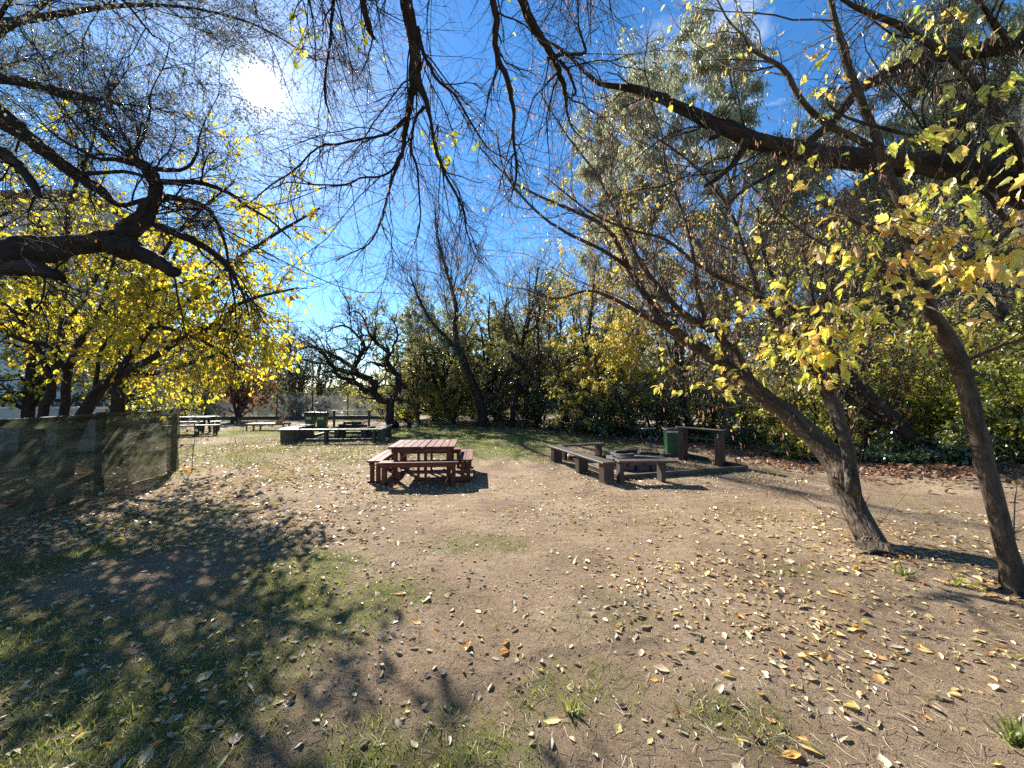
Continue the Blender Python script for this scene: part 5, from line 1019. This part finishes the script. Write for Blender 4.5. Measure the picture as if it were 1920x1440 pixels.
# ------------------------------------------------------------------ fences, house
def cloth_fence():
    A = np.array([-8.06, 9.27]); B = np.array([-6.15, 1.8]); d = (B-A); L_ = np.linalg.norm(d); d /= L_; nrm = np.array([-d[1], d[0]])
    if nrm[0] < 0: nrm = -nrm
    H = 1.47
    t = empty('cloth_fence', (A[0], A[1], 0), 'fence of olive grey shade cloth, dark tree silhouettes showing through it', 'fence')
    rng = np.random.default_rng(8)
    nu, nv = 220, 46
    U, V = np.meshgrid(np.linspace(0, L_, nu), np.linspace(.02, H, nv))
    w = .012*np.sin(U*3.1+V*2)+.012*np.sin(U*7.3-V*5+1)+.007*np.sin(U*13+V*9)+.02*np.sin(U*1.3)*np.sin(V*2.1)
    top = V/H; sag = -.02*top*np.abs(np.sin(U*PI/2.27))
    v = np.stack([A[0]+d[0]*U+nrm[0]*(w+.05), A[1]+d[1]*U+nrm[1]*(w+.05), V+sag], -1).reshape(-1, 3)
    idx = np.arange(nu*nv).reshape(nv, nu); q = np.stack([idx[:-1, :-1], idx[:-1, 1:], idx[1:, 1:], idx[1:, :-1]], -1).reshape(-1, 4)
    a = Acc(); a.add(v, q.ravel(), np.full(len(q), 4)); a.build('shade_cloth', M['shade_cloth'], t, True)
    an = math.atan2(d[1], d[0])
    for s in (.0, 2.27, 4.6, 6.9):
        p = d*s-nrm*.04
        boxes('fence_post', [(p[0], p[1], H/2-.02, .10, .10, H+.06, 0, 0, an)], M['brown_wood_z'], t)
    p = d*(2.27+(L_-2.27)/2)-nrm*.035
    boxes('fence_rail', [(p[0], p[1], H-.06, L_-2.4, .05, .09, 0, 0, an)], M['brown_wood'], t)
    p = d*1.13-nrm*.03
    boxes('fence_rail', [(p[0], p[1], H-.05, 2.1, .04, .05, 0, 0, an)], M['brown_wood'], t)
cloth_fence()
def far_fence():
    A = np.array([-24.5, 27.5]); B = np.array([-7.0, 28.5]); d = B-A; L_ = np.linalg.norm(d); d /= L_; H = 1.75
    t = empty('mesh_fence', (A[0], A[1], 0), 'long grey mesh fence along the far side of the lawn', 'fence')
    U, V = np.meshgrid(np.linspace(0, L_, 120), np.linspace(.0, H, 10)); w = .03*np.sin(U*1.9+V)
    v = np.stack([A[0]+d[0]*U-d[1]*w, A[1]+d[1]*U+d[0]*w, V], -1).reshape(-1, 3)
    idx = np.arange(1200).reshape(10, 120); q = np.stack([idx[:-1, :-1], idx[:-1, 1:], idx[1:, 1:], idx[1:, :-1]], -1).reshape(-1, 4)
    a = Acc(); a.add(v, q.ravel(), np.full(len(q), 4)); a.build('mesh_sheet', M['far_mesh'], t, True)
    for i in range(8):
        p = d*(i*L_/7)+np.array([-d[1], d[0]])*-.09
        rods('fence_post', [([(p[0], p[1], -.1), (p[0], p[1], H+.12)], .045)], M['iron'], t, 8)
    p0 = -np.array([-d[1], d[0]])*.14
    boxes('base_shadow_strip', [(d[0]*L_/2+p0[0], d[1]*L_/2+p0[1], .1, L_, .05, .28, 0, 0, math.atan2(d[1], d[0]))], M['dark_wood'], t)  # dark strip standing in for the shadow band along the fence foot
far_fence()
def house():
    x0, x1, y0, y1, H = -37., -22.5, 20., 25., 12.0
    t = empty('white_house', (x0, y0, 0), 'white rendered house glimpsed through yellow leaves on the left', 'house')
    cx, cy = (x1-x0)/2, (y1-y0)/2
    boxes('wall', [(cx, cy, H/2, x1-x0, y1-y0, H)], M['white_wall'], t, .02)
    boxes('string_course', [(cx, -.06, z, x1-x0+.1, .11, .16) for z in (4.0, 8.0)], M['white_paint'], t, .01)
    boxes('roof', [(cx, cy, H+.2, x1-x0+.9, y1-y0+.9, .35)], M['roof_tile'], t, .05)
    for zz in (1.9, 5.8, 9.8):
        for xx in (2.0, 5.2, 8.6, 12.4):
            f = boxes('window', [(xx, -.03, zz, 1.3, .055, 1.9)], M['white_paint'], t, .01)
            boxes('pane', [(xx, -.062, zz, 1.1, .02, 1.7)], M['glass_dark'], f, 0)
house()
def garden_wall():
    t = empty('garden_wall', (-18, 12.4, 0), 'low white garden wall with dark rail behind the cloth fence', 'wall')
    boxes('wall_body', [(2.3, 0, .66, 5.0, .22, 1.36)], M['white_wall'], t, .01)
    boxes('coping', [(2.3, 0, 1.375, 5.1, .3, .07)], M['white_paint'], t, .01)
    rods('rail', [([(-.2, 0, 1.62), (4.9, 0, 1.62)], .03)]+[([(q, 0, 1.4), (q, 0, 1.62)], .02) for q in (0, 1.6, 3.2, 4.8)], M['iron'], t, 8)
garden_wall()

# saplings
def sapling(label, p, h, lean, seed, mat, n):
    T = [limb3([(p[0], p[1], -.02, .010), (p[0]+lean*.3*h, p[1], h*.35, .008), (p[0]+lean*.6*h+.02, p[1]+.02, h*.7, .006), (p[0]+lean*h, p[1], h, .003)], 14)]
    tree('sapling', label, T, (p[0], p[1], 0), 'twig_grey', 'twig_dark', [dict(n=9, length=.22*h, ang=.9, k=5, tmin=.1, rmin=.003, sides=4)], [(1, LEAF_O, n, .08, mat, dict(droop=.5))], 'saplings', seed=seed, sides=7, cat='sapling')
sapling('spindly sapling in front of the cloth fence end, near the grey bench', G(360, 885), 1.15, .02, 401, 'leaf_far', 26)
sapling('thin pale sapling stem right of the curved trunk', G(1898, 1056), .85, .10, 402, 'leaf_gold', 5)
def tuft(label, p, s, n, seed):
    rng = np.random.default_rng(seed); a = Acc()
    pos = np.tile(np.array([p[0], p[1], gz(p[0], p[1])-.005]), (n, 1))+rng.normal(0, .02, (n, 3))*[1, 1, 0]
    ax = rng.normal(0, .8, (n, 3)); ax[:, 2] = np.abs(ax[:, 2])+.55
    nr = rng.normal(0, .3, (n, 3)); nr[:, 2] += .6
    place(a, BLADE, pos, ax, nr, s*rng.uniform(.6, 1.2, n), rng, wid=rng.uniform(1.0, 1.8, n))
    o = a.build('grass_tuft', M['grass'], origin=(p[0], p[1], 0)); tag(o, label, 'grass tuft', 'grass tufts on the bare soil')
tuft('strap leaved green tuft near the lower right corner', G(1905, 1395), .16, 34, 1)
tuft('small green tuft on the soil left of the curved trunk', G(1695, 1082), .14, 24, 2)
tuft('green tuft beside the shadow between the two right trunks', G(1800, 1100), .12, 18, 3)
tuft('tiny green rosette among beige leaves in the middle foreground', G(1070, 1335), .09, 22, 4)

# ------------------------------------------------------------------ fallen leaves
def curled(seed):
    rng = np.random.default_rng(seed)
    nu, nv = 7, 7
    curl = rng.uniform(.2, 1.7); bend = rng.uniform(-.9, .9); tw = rng.uniform(-.6, .6)
    wmax = rng.uniform(.24, .36); sk = rng.uniform(.8, 1.6)
    vs = []
    for i in range(nu):
        u = i/(nu-1); w = wmax*math.sin(PI*u**(1/sk))**.8*(1+.12*rng.normal()) if 0 < i < nu-1 else .012
        ang = bend*(u-.5)
        for j in range(nv):
            s = (j/(nv-1)-.5)*2
            th = s*curl*(.6+.6*u)
            x = w*math.sin(th)/max(curl*.9, .3); z = w*(1-math.cos(th))/max(curl*.9, .3)*1.1
            z += .18*bend*(u-.5)**2*4*.3+.03*rng.normal()*w
            x2 = x*math.cos(tw*(u-.5))-z*math.sin(tw*(u-.5)); z2 = x*math.sin(tw*(u-.5))+z*math.cos(tw*(u-.5))
            vs.append((x2, u-.5, z2))
    v = np.array(vs); v[:, 2] -= np.percentile(v[:, 2], 8)
    f = [(i*nv+j, i*nv+j+1, (i+1)*nv+j+1, (i+1)*nv+j) for i in range(nu-1) for j in range(nv-1)]
    # stalk
    b = len(v); v = np.concatenate([v, [(-.012, -.5, .03), (.012, -.5, .03), (.01, -.85, .02+.05*rng.normal()), (-.01, -.85, .02)]]); f.append((b, b+1, b+2, b+3))
    return v, f
def curled_lo(seed):
    rng = np.random.default_rng(seed)
    c = rng.uniform(.05, .35); w = rng.uniform(.22, .34)
    v = np.array([(0, -.5, 0), (-w, -.1, c), (0, -.1, 0), (w, -.15, c*rng.uniform(.2, 1.2)), (-w*.7, .3, c*.8), (0, .25, .02), (w*.7, .28, c*.6), (0, .55, c*rng.uniform(-.1, .8))])
    f = [(0, 2, 1), (0, 3, 2), (1, 2, 5, 4), (2, 3, 6, 5), (4, 5, 7), (5, 6, 7)]
    return v, f
def scatter():
    rng = np.random.default_rng(77)
    pts = []   # x,y,colour class,size
    def zone(n, x0, x1, y0, y1, mix, size, pw=1.0, keep=None):
        x = rng.uniform(x0, x1, n); y = y0+(y1-y0)*rng.uniform(0, 1, n)**pw
        if keep is not None:
            k = keep(x, y); x = x[k]; y = y[k]
        k = rng.uniform(0, 1, len(x)) < np.clip(.45+1.6*(wob(x*.8+5, y*.8)-.35), .2, 1); x = x[k]; y = y[k]
        c = rng.choice(4, len(x), p=mix)   # beige, yellow, orange, brown
        pts.append(np.stack([x, y, c, size*.88*np.exp(rng.normal(0, .32, len(x)))], 1))
    zone(620, -3.2, 2.6, 1.55, 4.2, [.70, .10, .09, .11], .042, .8)
    zone(5200, -6.5, 4.0, 2.0, 8.0, [.74, .12, .07, .07], .035)
    zone(620, .8, 5.2, 1.9, 4.4, [.48, .24, .20, .08], .05)
    zone(2300, 2.0, 7.0, 2.6, 6.2, [.36, .32, .24, .08], .052, 1, lambda x, y: (x-4.0)/2.4 > -.9+rng.normal(0, .35, len(x)))
    zone(17000, -10.5, -1.6, 4.6, 15.5, [.88, .07, .03, .02], .062, 1.0, lambda x, y: x < -2.2-.10*(y-5)+rng.normal(0, .7, len(x)))
    zone(1500, -16, -3, 12, 26, [.8, .12, .04, .04], .085)
    zone(1300, 1.5, 6.2, 7.8, 12, [.35, .18, .22, .25], .07)
    zone(2400, -3, 6, 5.5, 12, [.6, .18, .12, .10], .04)
    zone(900, -4, 7, 11, 20, [.45, .25, .1, .2], .08)
    # drift of big leaves at the table's left and a few clusters
    for cx, cy, n, mix in [(-1.75, 1.83, 7, [.3, .2, .5, 0]), (-.55, 1.75, 5, [.1, .2, .7, 0]), (.75, 4.1, 8, [.3, .7, 0, 0]), (4.3, 3.65, 24, [.1, .4, .5, 0]), (3.4, 4.1, 22, [.1, .45, .45, 0]), (1.62, 4.0, 7, [.1, .5, .4, 0]), (2.1, 2.7, 8, [.1, .3, .6, 0]), (1.45, 1.95, 6, [.1, .3, .6, 0]), (3.0, 4.35, 10, [.2, .6, .2, 0]), (-.35, 2.85, 5, [.1, .1, .7, .1]), (4.05, 4.3, 26, [.2, .3, .3, .2]), (4.55, 3.45, 22, [.2, .3, .3, .2])]:
        x = cx+rng.normal(0, .16, n); y = cy+rng.normal(0, .10, n); c = rng.choice(4, n, p=mix)
        pts.append(np.stack([x, y, c, .066*np.exp(rng.normal(0, .2, n))], 1))
    A = np.concatenate(pts); A[:, 3] = np.clip(A[:, 3], .022, .082)
    # keep clear of table legs etc. is not needed: leaves lie on the soil
    px = 960+A[:, 0]/A[:, 1]*FPX; py = 740+CAM_H/A[:, 1]*FPX
    vis = (px > -10) & (px < 1930) & (py < 1450)
    app = A[:, 3]/A[:, 1]*np.where(vis, 1, 0)
    order = np.argsort(-app); near = order[:296]; rest = order[296:]
    meshes = {}
    cols = ['beige', 'yellow', 'orange', 'brown']; mats = [M['fall_'+c] for c in cols]
    shapes = [curled(900+i) for i in range(9)]
    word = ['beige', 'yellow', 'orange', 'brown']
    for i in near:
        x, y, c, s = A[i]; c = int(c); k = rng.integers(0, 9)
        key = (c, int(k))
        if key not in meshes:
            v, f = shapes[k]
            me = bpy.data.meshes.new('fallen_leaf'); me.from_pydata([tuple(q) for q in v], [], f); me.shade_smooth(); me.materials.append(mats[c]); meshes[key] = me
        o = bpy.data.objects.new('fallen_leaf', meshes[key]); COL.objects.link(o)
        o.location = (x, y, float(hgt(x, y))+.004); o.scale = (s*1.25*rng.uniform(.8, 1.2),)*3
        o.rotation_euler = (rng.normal(0, .28), rng.normal(0, .28), rng.uniform(0, 6.28))
        g = grassiness(np.array([x]), np.array([y]))[0]
        where = 'on thin grass' if g > .25 else 'on bare soil'
        side = 'front left' if x < -.8 else ('front middle' if x < 1.0 else 'front right')
        tag(o, f'curled {word[c]} fallen leaf lying {where}, {side} of the clearing', 'leaf', 'fallen leaves on the ground')
    a = {'m': Acc(), 'g': Acc()}
    x, y, c, s = A[rest].T
    for k in range(8):
        m = np.arange(len(x)) % 8 == k
        gold = (x > 1.6) & (y < 7.5)
        for key, mm in (('m', m & ~gold), ('g', m & gold)):
            n = mm.sum()
            if n == 0: continue
            an = rng.uniform(0, 6.28, n); ax = np.stack([np.cos(an), np.sin(an), rng.normal(0, .3, n)], 1); nr = rng.normal(0, .35, (n, 3)); nr[:, 2] = 1
            place(a[key], curled_lo(k+50), np.stack([x[mm], y[mm], hgt(x[mm], y[mm])+.006], 1), ax, nr, s[mm]*1.2, rng)
    # dead leaves banked up under the shrubs
    edge = np.array([(-6.4, 22), (1.1, 20.2), (3.3, 17.2), (6.1, 15.0), (7.8, 12.6), (7.4, 10.6), (8.6, 9.0), (10.4, 7.6), (13, 6)])
    n = 9000; t = rng.uniform(0, 1, n)**.55*(len(edge)-1.001); i = t.astype(int); f = (t-i)[:, None]
    p = edge[i]*(1-f)+edge[i+1]*f+rng.normal(0, .75, (n, 2))
    b = Acc()
    for k in range(6):
        m = np.arange(n) % 6 == k; q = p[m]; nn = len(q)
        an = rng.uniform(0, 6.28, nn); ax = np.stack([np.cos(an), np.sin(an), rng.normal(0, .4, nn)], 1); nr = rng.normal(0, .5, (nn, 3)); nr[:, 2] = 1
        place(b, curled_lo(k+80), np.stack([q[:, 0], q[:, 1], hgt(q[:, 0], q[:, 1])+rng.uniform(.005, .06, nn)], 1), ax, nr, .10*np.exp(rng.normal(0, .25, nn)), rng)
    o = a['m'].build('leaf_litter', M['fall_mix']); tag(o, 'pale fallen leaves strewn over the lawn and soil', 'fallen leaves', None, 'stuff')
    o = a['g'].build('leaf_litter', M['fall_gold']); tag(o, 'golden fallen leaves strewn round the right hand trunks', 'fallen leaves', None, 'stuff')
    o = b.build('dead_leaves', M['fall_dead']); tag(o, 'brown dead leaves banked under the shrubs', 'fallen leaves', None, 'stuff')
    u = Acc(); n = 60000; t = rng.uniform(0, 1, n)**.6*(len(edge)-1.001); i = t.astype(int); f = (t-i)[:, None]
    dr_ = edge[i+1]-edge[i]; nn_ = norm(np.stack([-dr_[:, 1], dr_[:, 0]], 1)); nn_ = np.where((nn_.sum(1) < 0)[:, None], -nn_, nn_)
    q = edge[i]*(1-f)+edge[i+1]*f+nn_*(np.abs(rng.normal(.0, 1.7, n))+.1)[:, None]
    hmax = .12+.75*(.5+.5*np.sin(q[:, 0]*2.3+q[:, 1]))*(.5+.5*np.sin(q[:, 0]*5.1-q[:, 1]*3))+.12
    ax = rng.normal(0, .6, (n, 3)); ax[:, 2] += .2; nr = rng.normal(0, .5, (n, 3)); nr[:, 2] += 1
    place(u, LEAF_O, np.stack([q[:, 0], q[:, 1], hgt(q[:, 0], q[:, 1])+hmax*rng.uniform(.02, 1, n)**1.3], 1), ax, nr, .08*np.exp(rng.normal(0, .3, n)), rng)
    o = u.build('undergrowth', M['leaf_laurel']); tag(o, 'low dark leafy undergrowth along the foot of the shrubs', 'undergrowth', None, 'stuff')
    # crumbs of bark, pebbles, stalks
    d = Acc(); n = 90000
    y = 1.4+9*rng.uniform(0, 1, n)**2.0; x = rng.uniform(-1.5, 1.5, n)*y*.95; sz = .0035*np.exp(rng.normal(.25, .5, n))
    T = tpl([(0, -.5, 0), (.45, 0, .1), (0, .6, .05), (-.45, .1, .1), (.05, .05, .5)], [(0, 1, 4), (1, 2, 4), (2, 3, 4), (3, 0, 4)])
    an = rng.uniform(0, 6.28, n); ax = np.stack([np.cos(an), np.sin(an), np.zeros(n)], 1); nr = rng.normal(0, .2, (n, 3)); nr[:, 2] = 1
    place(d, T, np.stack([x, y, hgt(x, y)], 1), ax, nr, sz, rng, wid=rng.uniform(.3, 1.1, n))
    o = d.build('ground_debris', M['pebble']); tag(o, 'crumbs of bark and small pebbles on the soil', 'debris', None, 'stuff')
    e = Acc(); n = 9000
    y = 1.5+7*rng.uniform(0, 1, n)**1.5; x = rng.uniform(-1.4, 1.4, n)*y; an = rng.uniform(0, 6.28, n); L_ = rng.uniform(.02, .11, n)
    dd = np.stack([np.cos(an), np.sin(an), rng.uniform(0, .15, n)], 1)*L_[:, None]; o_ = np.stack([x, y, hgt(x, y)+.004], 1)
    Pt = np.stack([o_, o_+dd*.5+rng.normal(0, .004, (n, 3)), o_+dd], 1); Pt[:, :, 2] = np.maximum(Pt[:, :, 2], o_[:, None, 2])
    tubes(e, Pt, np.tile([.0016, .0013, .001], (n, 1)), 3, cap=False)
    o = e.build('twig_litter', M['straw']); tag(o, 'dry stalks and twiglets lying on the soil', 'debris', None, 'stuff')
scatter()
# single eye-catching leaves
def special(label, p, s, mat, seed):
    v, f = curled(seed); me = bpy.data.meshes.new('fallen_leaf'); me.from_pydata([tuple(q) for q in v], [], f); me.shade_smooth(); me.materials.append(M[mat])
    o = bpy.data.objects.new('fallen_leaf', me); COL.objects.link(o); o.location = (p[0], p[1], gz(p[0], p[1])+.01); o.scale = (s,)*3; o.rotation_euler = (R(20), R(-10), seed); tag(o, label, 'leaf', 'fallen leaves on the ground')
special('large bright orange leaf at the foot of the spindly sapling', G(352, 884), .2, 'fall_orange', 951)
def on_top(label, x, y, z, s, mat, seed):
    v, f = curled(seed); me = bpy.data.meshes.new('fallen_leaf'); me.from_pydata([tuple(q) for q in v], [], f); me.shade_smooth(); me.materials.append(M[mat])
    o = bpy.data.objects.new('fallen_leaf', me); COL.objects.link(o); o.location = (x, y, z); o.scale = (s,)*3; o.rotation_euler = (0, 0, seed); tag(o, label, 'leaf', 'leaves on the furniture')
zt = gz(-1.93, 8.62)+.725
on_top('pale leaf lying on the left half of the red tabletop', -2.35, 8.4, zt+.004, .08, 'fall_beige', 961)
on_top('yellow leaf lying near the far right corner of the red tabletop', -1.5, 8.9, zt+.004, .08, 'fall_yellow', 962)
on_top('small beige leaf near the middle of the red tabletop', -1.85, 8.55, zt+.004, .06, 'fall_beige', 963)
special('bright yellow leaf lying alone near the cloth fence foot', G(42, 1105), .13, 'fall_yellow', 952)
special('yellow leaf curled in the deep shade of the left lawn', G(378, 1168), .1, 'fall_yellow', 953)
special('broad pale yellow leaf alone on bare soil left of forked trunk', G(1325, 1078), .10, 'fall_yellow', 954)

# ------------------------------------------------------------------ light, sky, camera
w = bpy.data.worlds.new('World'); C.world = w; w.use_nodes = True
nt = w.node_tree; nt.nodes.clear(); L = nt.links.new
out = nt.nodes.new('ShaderNodeOutputWorld'); bg = nt.nodes.new('ShaderNodeBackground')
sky = nt.nodes.new('ShaderNodeTexSky'); sky.sky_type = 'NISHITA'; sky.sun_disc = False
sky.sun_elevation = SUN_EL; sky.sun_rotation = SUN_AZ; sky.altitude = 200; sky.air_density = 1.0; sky.dust_density = .05; sky.ozone_density = 4.0
bg.inputs[1].default_value = .062
tc = nt.nodes.new('ShaderNodeTexCoord')
hs = N_(nt, 'ShaderNodeHueSaturation', Saturation=1.22, Value=1.22); L(sky.outputs[0], hs.inputs['Color'])
# thin white clouds low on the right
nz = N_(nt, 'ShaderNodeTexNoise', Scale=3.2, Detail=7.0, Roughness=.6, Distortion=.3); mp = N_(nt, 'ShaderNodeMapping'); mp.inputs['Scale'].default_value = (1, 1, 2.2); mp.inputs['Location'].default_value = (.35, .1, 0)
L(tc.outputs['Generated'], mp.inputs[0]); L(mp.outputs[0], nz.inputs['Vector'])
cr = ramp(nt, [(.58, (0, 0, 0)), (.78, (1, 1, 1))]); L(nz.outputs[0], cr.inputs[0])
dr = N_(nt, 'ShaderNodeVectorMath', operation='DOT_PRODUCT'); cd = norm(ray(1560, 330)); dr.inputs[1].default_value = tuple(cd); L(tc.outputs['Generated'], dr.inputs[0])
mr = N_(nt, 'ShaderNodeMapRange'); mr.inputs[1].default_value = .86; mr.inputs[2].default_value = .985; L(dr.outputs['Value'], mr.inputs[0])
mm = N_(nt, 'ShaderNodeMath', operation='MULTIPLY'); L(cr.outputs[0], mm.inputs[0]); L(mr.outputs[0], mm.inputs[1])
mc = N_(nt, 'ShaderNodeMix', data_type='RGBA'); L(mm.outputs[0], mc.inputs[0]); L(hs.outputs[0], mc.inputs[6]); mc.inputs[7].default_value = (8.5, 8.8, 9.2, 1)
# the sun's own bright disc and aureole in the sky
ds = N_(nt, 'ShaderNodeVectorMath', operation='DOT_PRODUCT'); ds.inputs[1].default_value = tuple(SUN); L(tc.outputs['Generated'], ds.inputs[0])
mx = N_(nt, 'ShaderNodeMath', operation='MAXIMUM'); mx.inputs[1].default_value = 0; L(ds.outputs['Value'], mx.inputs[0])
def lobe(p, a):
    pw = N_(nt, 'ShaderNodeMath', operation='POWER'); pw.inputs[1].default_value = p; L(mx.outputs[0], pw.inputs[0])
    ml = N_(nt, 'ShaderNodeMath', operation='MULTIPLY'); ml.inputs[1].default_value = a; L(pw.outputs[0], ml.inputs[0]); return ml
l1, l2, l3 = lobe(9000, 500), lobe(1000, 7), lobe(50, 2.6)
s1 = N_(nt, 'ShaderNodeMath', operation='ADD'); L(l1.outputs[0], s1.inputs[0]); L(l2.outputs[0], s1.inputs[1])
s2 = N_(nt, 'ShaderNodeMath', operation='ADD'); L(s1.outputs[0], s2.inputs[0]); L(l3.outputs[0], s2.inputs[1])
gl = N_(nt, 'ShaderNodeVectorMath', operation='SCALE'); gl.inputs[0].default_value = (1, .99, .96); L(s2.outputs[0], gl.inputs['Scale'])
av = N_(nt, 'ShaderNodeVectorMath', operation='ADD'); L(mc.outputs[2], av.inputs[0]); L(gl.outputs[0], av.inputs[1])
L(av.outputs[0], bg.inputs[0]); L(bg.outputs[0], out.inputs[0])

sd = bpy.data.lights.new('sun', 'SUN'); sd.energy = 5.0; sd.angle = R(.53); sd.color = (1, .95, .87)
so = bpy.data.objects.new('sun', sd); COL.objects.link(so); so.rotation_euler = Vector(SUN).to_track_quat('Z', 'Y').to_euler(); so.location = (-10, 15, 20)

cd_ = bpy.data.cameras.new('camera'); cam = bpy.data.objects.new('camera', cd_); COL.objects.link(cam)
cam.location = (0, 0, CAM_H); cam.rotation_euler = (R(90)+PITCH, 0, 0); cd_.sensor_width = 36; cd_.lens = FPX/1920*36; cd_.clip_start = .05; cd_.clip_end = 1000
C.camera = cam
C.view_settings.view_transform = 'Standard'; C.view_settings.look = 'None'; C.view_settings.exposure = 1.6; C.view_settings.gamma = 1
C.cycles.use_denoising = False; C.cycles.max_bounces = 8; C.cycles.transparent_max_bounces = 12; C.cycles.transmission_bounces = 6; C.cycles.diffuse_bounces = 4
